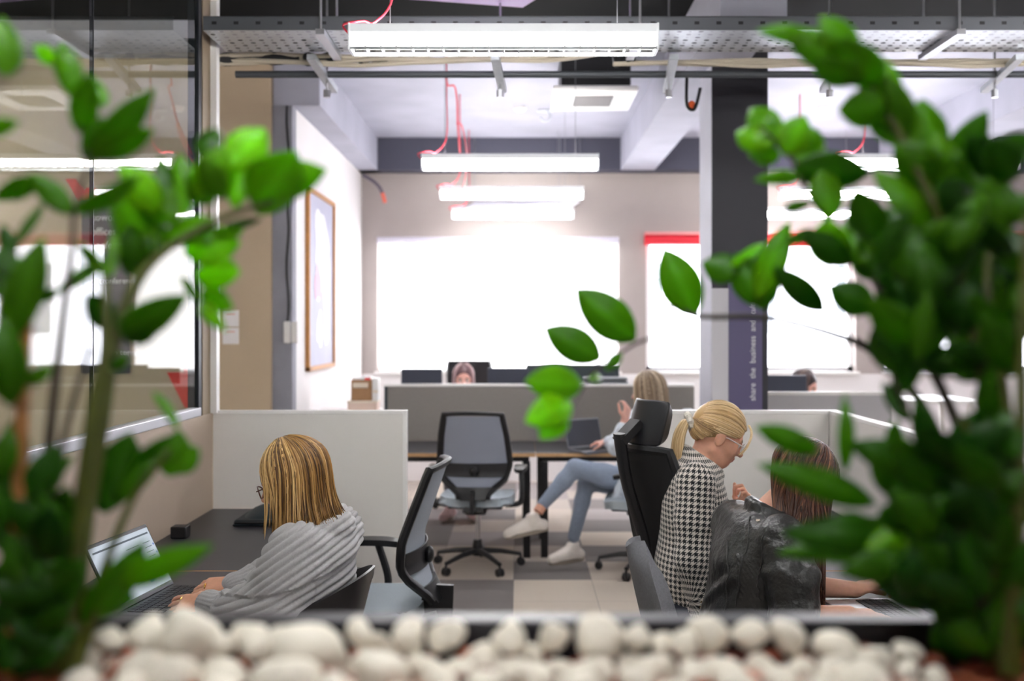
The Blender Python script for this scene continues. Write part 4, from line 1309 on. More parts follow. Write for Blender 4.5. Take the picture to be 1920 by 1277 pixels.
    # hair: blonde streaked bob
    dn = Vector((0, 0, -1))
    def endf(az, rr, last):
        back = math.cos(az) < -.3
        L = rr.uniform(.88, 1.05)
        zend = .985 + (.0 if not back else .03) + rr.uniform(-.02, .02)
        if abs(az) < 1.25 and rr.random() < .85: last = last + Vector((0, 0, 0))
        c0 = Vector((hc.x, hc.y, 0))
        out = Vector((last.x - c0.x, last.y - c0.y, 0)).normalized()
        flare = .012 if not back else .045
        m1 = Vector((last.x, last.y, last.z + (zend - last.z) * .4)) + out * (flare * .15)
        m2 = Vector((last.x, last.y, last.z + (zend - last.z) * .75)) + out * (flare * .4)
        e = Vector((last.x, last.y, zend)) + out * flare * rr.uniform(.4, 1.1)
        fr = max(0, math.cos(az)) ** .7; k_ = .062 * fr * (1 if rr.random() < .93 else .2)
        m1.x += k_ * .7; m2.x += k_; e.x += k_
        return [m1, m2, e]
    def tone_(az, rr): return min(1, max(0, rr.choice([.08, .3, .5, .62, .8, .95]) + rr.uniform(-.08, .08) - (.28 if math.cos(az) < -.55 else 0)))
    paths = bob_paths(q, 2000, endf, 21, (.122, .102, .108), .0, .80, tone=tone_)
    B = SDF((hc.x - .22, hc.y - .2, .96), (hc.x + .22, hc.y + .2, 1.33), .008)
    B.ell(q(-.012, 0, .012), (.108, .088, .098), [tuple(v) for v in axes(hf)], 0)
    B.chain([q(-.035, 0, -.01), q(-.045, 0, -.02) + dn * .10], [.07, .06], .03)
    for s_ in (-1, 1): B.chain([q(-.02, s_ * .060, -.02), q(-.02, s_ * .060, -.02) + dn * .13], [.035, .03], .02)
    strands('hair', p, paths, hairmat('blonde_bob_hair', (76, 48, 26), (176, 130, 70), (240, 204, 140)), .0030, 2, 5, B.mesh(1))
    glasses(p, q, mat('tortoise_frame', (92, 46, 30), .35, var=.5, vscale=200), m_lens)
    for wv, t in ((wrL, .072), (wrR, .078)): pass
    rg = MB().lathe([(.0105, -.0022), (.0118, 0), (.0105, .0022)], wrL + Vector((-.093, .03, .004)), 14, 'x'); obj('ring', rg, mat('gold', (214, 176, 96), .25, 1.0), p)
    rg = MB().lathe([(.0105, -.0022), (.0118, 0), (.0105, .0022)], wrR + Vector((-.092, -.010, .0)), 14, 'x'); obj('ring', rg, MATS['gold'], p)
    # trousers and boots, under the desk
    T = SDF((-1.25, 2.85, .02), (-.40, 3.5, .72), .011)
    hL = pel + left * .09; hR = pel - left * .09
    T.ell(pel + Vector((0, 0, .0)), (.13, .18, .11), None, 0)
    kL = Vector((-1.05, 3.04, .52)); kR = Vector((-1.05, 3.26, .52)); aL = Vector((-1.02, 3.04, .13)); aR = Vector((-1.02, 3.27, .13))
    seated_legs(T, hL, hR, kL, kR, aL, aR)
    sobj('trousers', T.mesh(2), mat('black_trousers', (30, 30, 34), .85), p)
    for a in (aL, aR): shoe('shoe', p, a - Vector((0, 0, .02)), f0, m_blkp, m_blk)
    return p
woman_sweater()

# ---------------------------------------------------------------- houndstooth cloth
def hound_mat():
    m = mat('houndstooth_wool', (220, 212, 204), .9, sheen=.2)
    nt = m.node_tree; N = nt.nodes; L = nt.links
    uv = N.new('ShaderNodeTexCoord')
    mp = N.new('ShaderNodeMapping'); mp.inputs['Scale'].default_value = (1, 1, 1); L.new(uv.outputs['UV'], mp.inputs[0])
    sx = N.new('ShaderNodeSeparateXYZ'); L.new(mp.outputs[0], sx.inputs[0])
    def math_(op, a, b=None, v=None):
        n = N.new('ShaderNodeMath'); n.operation = op; L.new(a, n.inputs[0])
        if b is not None: L.new(b, n.inputs[1])
        if v is not None: n.inputs[1].default_value = v
        return n.outputs[0]
    fx = math_('FRACT', sx.outputs[0]); fy = math_('FRACT', sx.outputs[1])
    bx = math_('LESS_THAN', fx, v=.54); by = math_('LESS_THAN', fy, v=.54)
    both = math_('MULTIPLY', bx, by)
    # jagged teeth where only one colour band passes: diagonal twill
    tw = math_('LESS_THAN', math_('FRACT', math_('MULTIPLY', math_('ADD', sx.outputs[0], sx.outputs[1]), v=2.0)), v=.55)
    one = math_('SUBTRACT', math_('MAXIMUM', bx, by), both)
    teeth = math_('MULTIPLY', math_('MULTIPLY', one, tw), v=.9)
    dark = math_('MAXIMUM', both, teeth)
    mx = N.new('ShaderNodeMix'); mx.data_type = 'RGBA'; L.new(dark, mx.inputs[0])
    mx.inputs[6].default_value = (*lin((226, 218, 210)), 1); mx.inputs[7].default_value = (*lin((26, 28, 32)), 1)
    L.new(mx.outputs[2], N['Principled BSDF'].inputs['Base Color'])
    return m
def planar_uv(V, ax_u, ax_v, org, sc):
    d = V - np.array(org)
    return np.stack([d @ np.array(ax_u) / sc, d @ np.array(ax_v) / sc], 1)

# ---------------------------------------------------------------- BLONDE WOMAN IN HOUNDSTOOTH
def woman_houndstooth():
    hc = P(1350, 811, 500); hc.y = 3.74
    hf = Vector((.88, .02, -.47))
    sh = Vector((.655, 3.74, 1.085)); pel = Vector((.63, 3.76, .56))
    S = SDF((.40, 3.45, .40), (1.06, 4.05, 1.38), .0042)
    q = head(S, hc, hf, sc=.97)
    S.chain([hc + Vector((-.04, 0, -.05)), sh + Vector((.02, 0, .02))], [.048, .055], .03)
    S.ell((.66, 3.74, .95), (.095, .15, .14), None, .04); S.ell((.64, 3.75, .70), (.10, .14, .18), None, .05)
    shR = sh + Vector((-.02, -.165, -.02)); shL = sh + Vector((.0, .165, -.02))
    elR = Vector((.615, 3.53, .80)); wrR = Vector((.66, 3.55, .57))
    elL = Vector((.80, 3.93, .86)); wrL = Vector((.855, 3.86, .905))
    S.cap(shR, shL, .05, .05, .05)
    S.chain([shR, elR, wrR], [.046, .038, .028], .02); S.chain([shL, elL, wrL], [.046, .038, .027], .02)
    hand(S, wrR, (.35, 0, -.93), (0.0, 1, 0), 1, (.4, .45, .5, .55), .05, sc=.9)
    hand(S, wrL, (.35, -.05, .93), (-.9, -.2, .3), -1, (.9, .9, .95, .95), .05, sc=.92)
    VQ = S.mesh(1)
    p = sobj('person', VQ, m_skin, None, skin_colors(VQ[0], q, (226, 170, 144)))
    tag(p, 'blonde woman with ponytail in black and white checked jacket looking down', 'person')
    # jacket body
    hm = hound_mat()
    C = SDF((.42, 3.40, .48), (.95, 4.06, 1.22), .006)
    C.ell((.655, 3.74, .96), (.125, .185, .17), None, 0); C.ell((.645, 3.75, .70), (.135, .18, .22), None, .08)
    C.cap(shR, shL, .062, .062, .06)
    C.ell((.665, 3.74, 1.08), (.075, .12, .05), None, .04)
    # collar
    for k in range(14):
        a0 = 2 * PI * k / 14; a1 = 2 * PI * (k + 1) / 14
        f_ = lambda a: Vector((.685 + .060 * math.cos(a), 3.74 + .068 * math.sin(a), 1.112 - .045 * math.cos(a)))
        C.cap(f_(a0), f_(a1), .020, .020, .02)
    VQ = C.mesh(2)
    cell = .0205
    def wrap_uv(V, c, ax):
        d = V - np.array(c); a = np.arctan2(d[:, 1] / .185, d[:, 0] / .125)
        return np.stack([a * .155 / cell, d[:, 2] / cell], 1)
    jk = sobj('jacket', VQ, hm, p, None, wrap_uv(VQ[0], (.655, 3.74, .96), None))
    for nm, a, b, c, out in (('sleeve', shR, elR, wrR, -1), ('sleeve', shL, elL, wrL, 1)):
        lo = np.minimum(np.minimum(np.array(a), np.array(b)), np.array(c)) - .12; hi = np.maximum(np.maximum(np.array(a), np.array(b)), np.array(c)) + .12
        A = SDF(lo, hi, .006)
        A.chain([a, a.lerp(b, .5), b], [.072, .070, .062], .02); A.chain([b, b.lerp(c, .96)], [.060, .046], .03)
        A.cut(b.lerp(c, .9), c - b)
        VQ = A.mesh(2); V = VQ[0]
        ab = np.array((b - a).normalized()); t = (V - np.array(a)) @ ab
        ctr = np.array(a) + t[:, None] * ab
        u_, v_ = frame_of(b - a); d = V - ctr
        an = np.arctan2(d @ np.array(Vector((0, 1, 0))), d @ np.array(Vector((1, 0, 0))))
        sobj(nm, VQ, hm, p, None, np.stack([an * .062 / cell, t / cell], 1))
    gold = MATS.get('gold') or mat('gold', (214, 176, 96), .25, 1.0)
    for (px, py, s_) in ((1346, 947, 527), (1344, 992, 527), (1346, 1038, 527)):
        b = P(px, py, s_); b.y = 3.60
        obj('button', MB().ball((b.x, b.y, b.z), (.011, .006, .011), 12, 6), gold, jk)
    for dz in (0, .022, .044):
        obj('button', MB().ball(Vector((.64, 3.495, .615 + dz)), (.006, .005, .007), 10, 6), gold, jk)
    # hair cap combed to the tie
    tie = q(-.112, 0, -.012)
    rr = random.Random(8); paths = []
    f, l, u = axes(hf)
    def onskull(dv, ex):
        return q(-.012 + dv[0] * (.101 + ex), dv[1] * (.079 + ex), .012 + dv[2] * (.096 + ex))
    tdir = Vector((-.99, 0, -.08)).normalized()
    for i in range(900):
        s_ = rr.choice((-1, 1)); t = rr.random()
        # hairline from forehead over temple, behind the ear, to the nape
        hl = [Vector((.86, .0, .52)), Vector((.80, .45, .40)), Vector((.62, .78, .02)), Vector((.18, .97, -.02)), Vector((-.22, .93, -.22)), Vector((-.52, .70, -.62)), Vector((-.62, .2, -.85))]
        x = t * (len(hl) - 1); j = min(int(x), len(hl) - 2); a = hl[j].lerp(hl[j + 1], x - j); a.y *= s_
        a.normalize(); a = (a + Vector((rr.gauss(0, .03), rr.gauss(0, .03), rr.gauss(0, .03)))).normalized()
        pts = []; ex = rr.uniform(.004, .013)
        for k in range(7):
            w_ = k / 6; d = a.slerp(tdir, w_ * .98, None) if a.dot(tdir) > -.99 else a.lerp(tdir, w_).normalized()
            pts.append(onskull(d, ex * (.3 + .7 * math.sin(PI * min(w_ + .15, 1)))))
        paths.append((pts + [tie], min(1, max(0, rr.gauss(.62 if t < .5 else .42, .2)))))
    # ponytail
    end = P(1272, 872, 500); end.y = 3.73
    for i in range(260):
        a = rr.uniform(0, 2 * PI); rad = rr.random() ** .5
        o1 = Vector((math.cos(a) * .021 * rad, math.sin(a) * .026 * rad, 0))
        m0 = P(1288, 788, 500); m0.y = 3.735; m1 = P(1274, 815, 500); m1.y = 3.73; m2 = P(1270, 850, 500); m2.y = 3.73
        e = end + Vector((o1.x * .8, o1.y * .8, rr.uniform(-.03, .05)))
        paths.append(([tie + o1 * .3, m0 + o1 * .8, m1 + o1 * 1.1, m2 + o1 * 1.15, e], min(1, max(0, rr.gauss(.68, .2)))))
    # loose front lock
    for s_ in (-1, 1):
        for i in range(9):
            o1 = Vector((rr.gauss(0, .003), rr.gauss(0, .003), 0))
            paths.append(([q(.078, s_ * .030, .075) + o1, q(.096, s_ * .056, .05) + o1, q(.100, s_ * .066, .0) + o1 * 1.4, q(.088, s_ * .068, -.045) + o1 * 2], rr.uniform(.6, 1)))
    B = SDF(tuple(np.array(hc) - .16), tuple(np.array(hc) + .16), .006)
    B.ell(q(-.018, 0, .018), (.099, .0795, .092), [tuple(v) for v in axes(hf)], 0)
    B.cut(q(.050, 0, .0), f * .75 - u * .45); 
    B.cut(q(-.03, 0, -.03), -u + f * .6)
    strands('hair', p, paths, hairmat('blonde_ponytail_hair', (112, 84, 54), (204, 168, 116), (244, 220, 176)), .0026, 3, 5, B.mesh(1), .45)
    mb = MB()
    tn = (tie - P(1288, 788, 500)).normalized()
    ax = Vector((1, 0, .35)).normalized(); e1, e2 = frame_of(ax)
    for k in range(1): 
        ring = [tie + Vector((-.012, 0, 0)) + (e1 * math.cos(t) + e2 * math.sin(t)) * (.024 + .003 * math.sin(9 * t)) for t in np.linspace(0, 2 * PI, 37)]
        mb.tube(ring, .0135, 8)
    obj('hair_tie', mb, mat('cream_scrunchie', (226, 220, 208), .9, bump=.4, bscale=200), p, label='cream hair tie')
    glasses(p, q, mat('clear_frame', (226, 222, 220), .2), m_lens)
    T = SDF((.42, 3.5, .02), (1.25, 4.02, .72), .011)
    T.ell(pel, (.14, .18, .11), None, 0)
    kL = Vector((1.12, 3.96, .52)); kR = Vector((1.12, 3.80, .52)); aL = Vector((1.12, 3.97, .13)); aR = Vector((1.12, 3.81, .13))
    seated_legs(T, pel + Vector((0, .09, 0)), pel + Vector((0, -.09, 0)), kL, kR, aL, aR)
    sobj('trousers', T.mesh(2), mat('navy_trousers', (34, 36, 48), .85), p)
    for a in (aL, aR): shoe('shoe', p, a - Vector((0, 0, .02)), (1, 0, 0), m_blkp, m_blk)
    return p
woman_houndstooth()

# ---------------------------------------------------------------- DARK HAIRED WOMAN IN LEATHER JACKET
def woman_leather():
    hc = P(1508, 896, 590); hc.y = 3.165
    hf = Vector((.80, .20, -.56))
    sh = Vector((.765, 3.165, .985)); pel = Vector((.68, 3.16, .56))
    f0 = Vector((.97, .2, 0)).normalized(); left = Vector((0, 0, 1)).cross(f0)
    S = SDF((.50, 2.80, .56), (1.34, 3.50, 1.30), .0038)
    q = head(S, hc, hf)
    S.chain([hc + Vector((-.05, -.01, -.05)), sh + Vector((.02, 0, .03))], [.05, .056], .03)
    S.ell((.75, 3.165, .87), (.10, .15, .13), None, .04); S.ell((.70, 3.16, .68), (.10, .15, .16), None, .05)
    shR = sh - left * .165 + Vector((0, 0, -.015)); shL = sh + left * .165 + Vector((0, 0, -.015))
    S.cap(shR, shL, .05, .05, .05)
    elR = Vector((.82, 2.93, .765)); wrR = Vector((.965, 2.915, .778))
    elL = P(1530, 1125, 590) + Vector((-.02, .06, .03)); wrL = P(1603, 1106, 583)
    S.chain([shR, elR, wrR], [.048, .038, .027], .02); S.chain([shL, elL, wrL], [.048, .037, .026], .02)
    hand(S, wrR, (.98, .1, -.02), (0, 0, -1), -1, (.15, .2, .22, .25), .05, sc=.95)
    hand(S, wrL + Vector((.004, 0, 0)), (.93, -.12, .34), (.05, 0, -1), 1, (.38, .52, .62, .68), .07, sc=1.0, thumb_in=.8)
    VQ = S.mesh(1)
    p = sobj('person', VQ, m_skin, None, skin_colors(VQ[0], q, (222, 168, 142)))
    tag(p, 'long haired brunette woman in black leather jacket reaching over the silver laptop', 'person')
    leather = mat('black_leather', (50, 50, 50), .36, var=.3, vscale=18, bump=.9, bscale=30, spec=.6)
    C = SDF((.50, 2.80, .46), (1.06, 3.52, 1.10), .0055)
    C.ell((.745, 3.165, .86), (.135, .20, .16), None, 0); C.ell((.715, 3.16, .66), (.14, .19, .20), None, .06)
    C.cap(shR + Vector((-.02, 0, 0)), shL + Vector((-.02, 0, 0)), .068, .068, .06)
    C.ell((.77, 3.165, .985), (.07, .11, .055), None, .04)
    for k in range(14):
        a0 = 2 * PI * k / 14; a1 = 2 * PI * (k + 1) / 14
        f_ = lambda a: Vector((.80 + .062 * math.cos(a), 3.165 + .070 * math.sin(a), 1.035 - .025 * math.cos(a)))
        C.cap(f_(a0), f_(a1), .019, .019, .012)
    # sleeves, worn hanging off the elbow
    C.cap(shR, shR.lerp(elR, .3), .070, .066, .03)
    C.chain([shL, shL.lerp(elL, .5), elL + Vector((-.03, 0, 0))], [.072, .066, .056], .025)
    C.cap((.82, 3.09, .86), (.83, 3.10, .70), .06, .06, .06)
    V, Q = C.mesh(2); N = normals(V, Q)
    # folds and ribbed shoulder patch
    x, y, z = V.T
    fold = .003 * np.sin(38 * z + 22 * x + 6 * np.sin(14 * y + 9 * z)) * np.clip((1.02 - z) * 6, 0, 1) + .002 * np.sin(70 * z - 30 * x + 4 * np.sin(25 * x))
    patch = (x > .66) & (x < .735) & (y < 3.05) & (z > .80) & (z < .93)
    rib = np.where(patch, .0032 * (np.abs(np.sin(PI * (x * .75 + (z - .86) * .45) / .0095)) - .6) + .003, 0)
    V = V + N * (fold * np.where(patch, .3, 1) + rib)[:, None]
    jk = sobj('leather_jacket', (V, Q), leather, p)
    A = SDF((.56, 2.74, .55), (1.06, 3.20, 1.12), .0055)
    A.chain([shR + Vector((-.005, 0, .004)), shR.lerp(elR, .5) + Vector((0, -.01, 0)), elR + Vector((-.005, 0, -.03))], [.082, .080, .070], .02)
    A.chain([elR + Vector((-.005, 0, -.03)), (.835, 2.92, .66)], [.068, .060], .03)
    VA, QA = A.mesh(2); NA = normals(VA, QA); x_, y_, z_ = VA.T
    VA = VA + NA * (.004 * np.sin(46 * z_ - 34 * x_ + 3 * np.sin(18 * x_ + 12 * z_)) * np.clip((.99 - z_) * 8, 0, 1) + .002 * np.sin(95 * z_ + 40 * y_))[:, None]
    slv = sobj('sleeve', (VA, QA), leather, p)
    # seams as raised piping
    from mathutils.bvhtree import BVHTree
    bv = BVHTree.FromPolygons([tuple(v) for v in V], [tuple(int(i) for i in f) for f in Q])
    def seam(pts, r=.0028):
        P_ = []
        for a in catmull(pts, 8):
            loc, nn, _, _ = bv.find_nearest(a)
            if loc is not None: P_.append(loc + nn * .0006)
        return P_
    mb = MB()
    for pl in ([P(1420, 945, 600), P(1440, 985, 612), P(1452, 1010, 622), P(1480, 1030, 628), P(1490, 1060, 630)],
               [P(1438, 1005, 620), P(1425, 1040, 625), P(1415, 1085, 628), P(1420, 1140, 628)],
               [P(1398, 955, 600), P(1390, 990, 612), P(1375, 1040, 620), P(1368, 1140, 620)],
               [P(1350, 1005, 600), P(1345, 1060, 610), P(1345, 1140, 612)]):
        pts = [Vector((a.x, a.y - .03, a.z)) for a in pl]
        mb.tube(seam(pts), .0026, 6)
    obj('seam', mb, leather, jk)
    tg = P(1410, 959, 604); loc, nn, _, _ = bv.find_nearest(tg - Vector((0, .05, 0)))
    obj('label_tag', MB().cbox(loc + nn * .002, (.012, .004, .006)), m_cream, jk)
    sl = MB().chainless if False else None
    # black tee cuff on the reaching arm
    U = SDF(tuple(np.array(elL) - .12), tuple(np.array(elL) + .14), .006)
    U.cap(elL.lerp(shL, .4), elL.lerp(wrL, .14), .050, .042, .01); U.cut(elL.lerp(wrL, .18), wrL - elL)
    sobj('tee_sleeve', U.mesh(1), mat('black_cotton', (24, 24, 28), .9), p)
    # long straight hair
    rr0 = random.Random(5)
    def endf(az, rr, last):
        s_ = math.sin(az); back = math.cos(az)
        if s_ < 0.35:       # near side and back: falls over the near shoulder and down the front
            tx = rr.uniform(0, 1)
            m1 = last.lerp(P(1490 + 60 * tx, 985, 604), .55) + Vector((0, -.012, .02))
            m2 = P(1478 + 78 * tx, 1000, 612) + Vector((0, rr.uniform(-.01, .03), 0))
            m3 = P(1500 + 46 * tx, 1050, 622) + Vector((0, rr.uniform(-.01, .02), 0))
            e = P(1516 + 30 * tx, 1090 + 55 * rr.random() ** .6, 626) + Vector((0, rr.uniform(-.01, .02), 0))
            if back < -.5 and rr.random() < .35:
                return [last.lerp(P(1440, 945, 596), .6), P(1450 + 30 * tx, 975, 606), P(1485 + 20 * tx, 1010, 614)]
            return [m1, m2, m3, e]
        d = Vector((0, 0, -1))
        e = Vector((last.x + .01, last.y, .86 + rr.uniform(-.06, .04)))
        return [last.lerp(e, .4), last.lerp(e, .75), e]
    def tone_(az, rr): return min(1, max(0, rr.gauss(.38, .22)))
    paths = bob_paths(q, 2000, endf, 33, (.113, .091, .107), .0, .66, tone=tone_)
    B = SDF((hc.x - .2, hc.y - .2, .93), (hc.x + .2, hc.y + .2, 1.34), .008)
    B.ell(q(-.014, 0, .014), (.105, .084, .099), [tuple(v) for v in axes(hf)], 0)
    B.chain([q(-.03, -.01, -.02), P(1505, 985, 596)], [.06, .03], .03)
    strands('hair', p, paths, hairmat('brunette_long_hair', (34, 18, 14), (84, 50, 36), (160, 112, 80), .33), .0032, 5, 5, B.mesh(1))
    T = SDF((.45, 2.9, .02), (1.3, 3.45, .72), .011)
    T.ell(pel, (.14, .18, .11), None, 0)
    kL = Vector((1.12, 3.28, .52)); kR = Vector((1.12, 3.06, .52)); aL = Vector((1.10, 3.28, .13)); aR = Vector((1.10, 3.06, .13))
    seated_legs(T, pel + Vector((0, .09, 0)), pel + Vector((0, -.09, 0)), kL, kR, aL, aR)
    sobj('trousers', T.mesh(2), MATS['black_trousers'], p)
    for a in (aL, aR): shoe('shoe', p, a - Vector((0, 0, .02)), (1, 0, 0), m_blkp, m_blk)
    return p
woman_leather()

# ---------------------------------------------------------------- WOMAN IN JEANS, LEGS CROSSED
def woman_jeans():
    hc = P(1214, 730, 275); hf = Vector((-.90, .36, -.18))
    sh = Vector((.83, 6.80, .985)); pel = Vector((.80, 6.80, .58))
    S = SDF((.50, 6.42, .50), (1.12, 7.20, 1.38), .007)
    q = head(S, hc, hf)
    S.chain([hc + Vector((.02, 0, -.06)), sh + Vector((0, 0, .03))], [.05, .056], .03)
    S.ell((.83, 6.80, .86), (.10, .15, .15), None, .04); S.ell((.81, 6.80, .68), (.10, .15, .14), None, .05)
    shN = sh + Vector((0, -.165, 0)); shF = sh + Vector((0, .165, 0))
    elN = P(1155, 838, 284); wrN = P(1172, 788, 282); elF = Vector((.68, 6.98, .815)); wrF = Vector((.62, 7.06, .81))
    S.chain([shN, elN, wrN], [.048, .04, .028], .02); S.chain([shF, elF, wrF], [.048, .04, .028], .02)
    hand(S, wrN, (.2, .15, .9), (-.6, .5, 0), 1, (.5, .55, .6, .6), .05)
    hand(S, wrF, (-.9, .1, -.15), (0, 0, -1), 1, (.3, .3, .3, .3), .05)
    VQ = S.mesh(1)
    p = sobj('person', VQ, m_skin, None, skin_colors(VQ[0], q, (226, 174, 158)))
    tag(p, 'woman in blue jeans and white sneakers sitting with crossed legs at the bench desk', 'person')
    C = SDF((.52, 6.46, .42), (1.06, 7.10, 1.10), .009)
    C.ell((.83, 6.78, .86), (.125, .165, .17), None, 0); C.ell((.80, 6.78, .62), (.15, .165, .17), None, .06)
    C.cap(shN, shF, .062, .062, .05)
    C.chain([shN, elN], [.07, .058], .02); C.chain([elN, elN.lerp(wrN, .7)], [.056, .045], .02)
    C.chain([shF, elF, elF.lerp(wrF, .7)], [.07, .058, .045], .02)
    C.cap((.70, 6.66, .58), (.66, 6.64, .47), .05, .045, .05)
    sobj('shirt', C.mesh(2), mat('pale_patterned_shirt', (206, 214, 224), .85, var=.22, vscale=40), p)
    jm = mat('light_blue_denim', (140, 152, 172), .85, var=.08, vscale=60, bump=.2, bscale=300)
    T = SDF((.05, 6.40, .12), (1.02, 7.05, .75), .009)
    kU = P(1078, 878, 278); aU = P(1018, 946, 280)
    kL = P(1100, 905, 272); aL = P(1076, 1006, 271)
    hU = Vector((.76, 6.72, .575)); hL = Vector((.76, 6.88, .55))
    T.ell(pel, (.13, .18, .10), None, 0)
    T.chain([hU, hU.lerp(kU, .5), kU], [.088, .078, .062], .03); T.chain([kU, kU.lerp(aU, .35), aU], [.060, .056, .040], .02)
    T.chain([hL, hL.lerp(kL, .5), kL], [.085, .072, .060], .03); T.chain([kL, kL.lerp(aL, .35), aL], [.058, .054, .042], .02)
    sobj('jeans', T.mesh(2), jm, p)
    mb = MB().tube([aU, P(1009, 960, 281)], [.036, .036], 10); obj('ankle', mb, m_skin2, p)
    wm = mat('white_sneaker', (236, 228, 220), .7, var=.04, vscale=30)
    shoe('sneaker', p, P(1000, 972, 281), (-.84, -.10, -.16), wm, mat('sneaker_sole', (150, 140, 128), .7), .27, False)
    shoe('sneaker', p, Vector((aL.x - .005, aL.y, .10)), (-.75, -.45, 0), wm, MATS['sneaker_sole'], .26)
    # long blonde-brown hair down the back
    def endf(az, rr, last):
        zend = .94 + rr.uniform(-.05, .05); out = .03 if math.cos(az) < .2 else .01
        e = Vector((last.x + out, last.y - .01, zend)); return [last.lerp(e, .4), last.lerp(e, .75), e]
    def tone_(az, rr): return min(1, max(0, rr.gauss(.5, .25)))
    paths = bob_paths(q, 420, endf, 12, (.118, .098, .110), .0, .8, tone=tone_)
    B = SDF(tuple(np.array(hc) - .2), tuple(np.array(hc) + .2), .009)
    B.ell(q(-.014, 0, .014), (.110, .090, .102), [tuple(v) for v in axes(hf)], 0); B.cap(q(-.05, 0, -.03), q(-.05, 0, -.03) + Vector((.03, 0, -.15)), .07, .06, .03)
    strands('hair', p, paths, hairmat('ombre_hair', (92, 74, 62), (168, 146, 120), (226, 208, 182)), .006, 6, 5, B.mesh(1))
    return p
m_skin2 = mat('skin_ankle', (226, 168, 142), .55)
woman_jeans()

# ---------------------------------------------------------------- FAR WOMAN BEHIND THE SCREEN
def seated_far(hc, hf, label, hairm, toneseed, shirt, legs=True, hairlen=.30, yface=-1):
    sh = Vector((hc.x, hc.y + .03, hc.z - .225)); pel = Vector((hc.x, hc.y + .12, .56))
    S = SDF((hc.x - .36, hc.y - .62, .50), (hc.x + .36, hc.y + .36, hc.z + .17), .008)
    q = head(S, hc, hf)
    S.chain([hc + Vector((0, .01, -.06)), sh + Vector((0, 0, .03))], [.05, .056], .03)
    S.ell(sh + Vector((0, .02, -.12)), (.15, .10, .15), None, .04); S.ell(pel + Vector((0, 0, .1)), (.15, .10, .15), None, .05)
    for s_ in (-1, 1):
        a = sh + Vector((s_ * .165, 0, -.01)); b = sh + Vector((s_ * .21, -.06, -.21)); c = Vector((hc.x + s_ * .16, hc.y - .36, .812))
        S.chain([a, b, c], [.048, .04, .028], .02); hand(S, c, (0, -1, 0), (0, 0, -1), s_, (.25, .25, .3, .3), .05)
    VQ = S.mesh(1)
    p = sobj('person', VQ, m_skin, None, skin_colors(VQ[0], q, (230, 176, 160)))
    tag(p, label, 'person')
    C = SDF((hc.x - .34, hc.y - .40, .48), (hc.x + .34, hc.y + .36, hc.z - .1), .010)
    C.ell(sh + Vector((0, .02, -.13)), (.18, .12, .17), None, 0); C.ell(pel + Vector((0, 0, .08)), (.18, .14, .18), None, .06)
    C.cap(sh + Vector((.16, 0, -.01)), sh + Vector((-.16, 0, -.01)), .06, .06, .05)
    for s_ in (-1, 1):
        a = sh + Vector((s_ * .165, 0, -.01)); b = sh + Vector((s_ * .21, -.06, -.21)); c = Vector((hc.x + s_ * .16, hc.y - .36, .812))
        C.chain([a, b, b.lerp(c, .8)], [.066, .056, .042], .02)
    sobj('top', C.mesh(2), shirt, p)
    def endf(az, rr, last):
        e = Vector((last.x * 1.0 + rr.uniform(-.01, .01), last.y, last.z - hairlen * rr.uniform(.8, 1.1))); return [last.lerp(e, .5), e]
    paths = bob_paths(q, 420, endf, toneseed, (.112, .090, .106), .0, .98, tone=lambda az, rr: min(1, max(0, rr.gauss(.5, .25))))
    B = SDF(tuple(np.array(hc) - .2), tuple(np.array(hc) + .2), .009)
    B.ell(q(-.016, 0, .016), (.104, .084, .098), [tuple(v) for v in axes(hf)], 0)
    B.cut(q(.058, 0, .02), axes(hf)[0] - axes(hf)[2] * .5)
    strands('hair', p, paths, hairm, .006, 7, 5, B.mesh(1))
    if legs:
        T = SDF((hc.x - .3, hc.y - .65, .05), (hc.x + .3, hc.y + .4, .72), .012)
        T.ell(pel, (.18, .14, .11), None, 0)
        for s_ in (-1, 1):
            T.chain([pel + Vector((s_ * .09, 0, 0)), Vector((hc.x + s_ * .11, hc.y - .36, .52)), Vector((hc.x + s_ * .09, hc.y - .40, .14))], [.085, .058, .045], .03)
            pass
        sobj('trousers', T.mesh(2), mat('grey_trousers', (120, 116, 124), .85), p)
        for s_ in (-1, 1): shoe('shoe', p, Vector((hc.x + s_ * .09, hc.y - .40, .105)), (s_ * .3, -1, 0), mat('pink_floral_shoe', (206, 176, 176), .8, var=.3, vscale=40), MATS['sneaker_sole'], .25)
    return p
h5 = P(869, 707, 212)
seated_far(h5, Vector((.08, -.98, -.22)), 'woman with long mauve brown hair peeking over the taupe screen', hairmat('mauve_hair', (84, 58, 62), (146, 112, 114), (214, 184, 182)), 3, mat('plum_top', (96, 70, 82), .85))
h6 = P(1509, 722, 236)
seated_far(h6, Vector((.75, -.55, -.35)), 'person with dark brown hair behind the monitor right of the column', hairmat('dark_brown_hair', (40, 30, 32), (78, 60, 58), (120, 96, 88)), 9, mat('dark_top', (60, 56, 62), .85), legs=False, hairlen=.12)
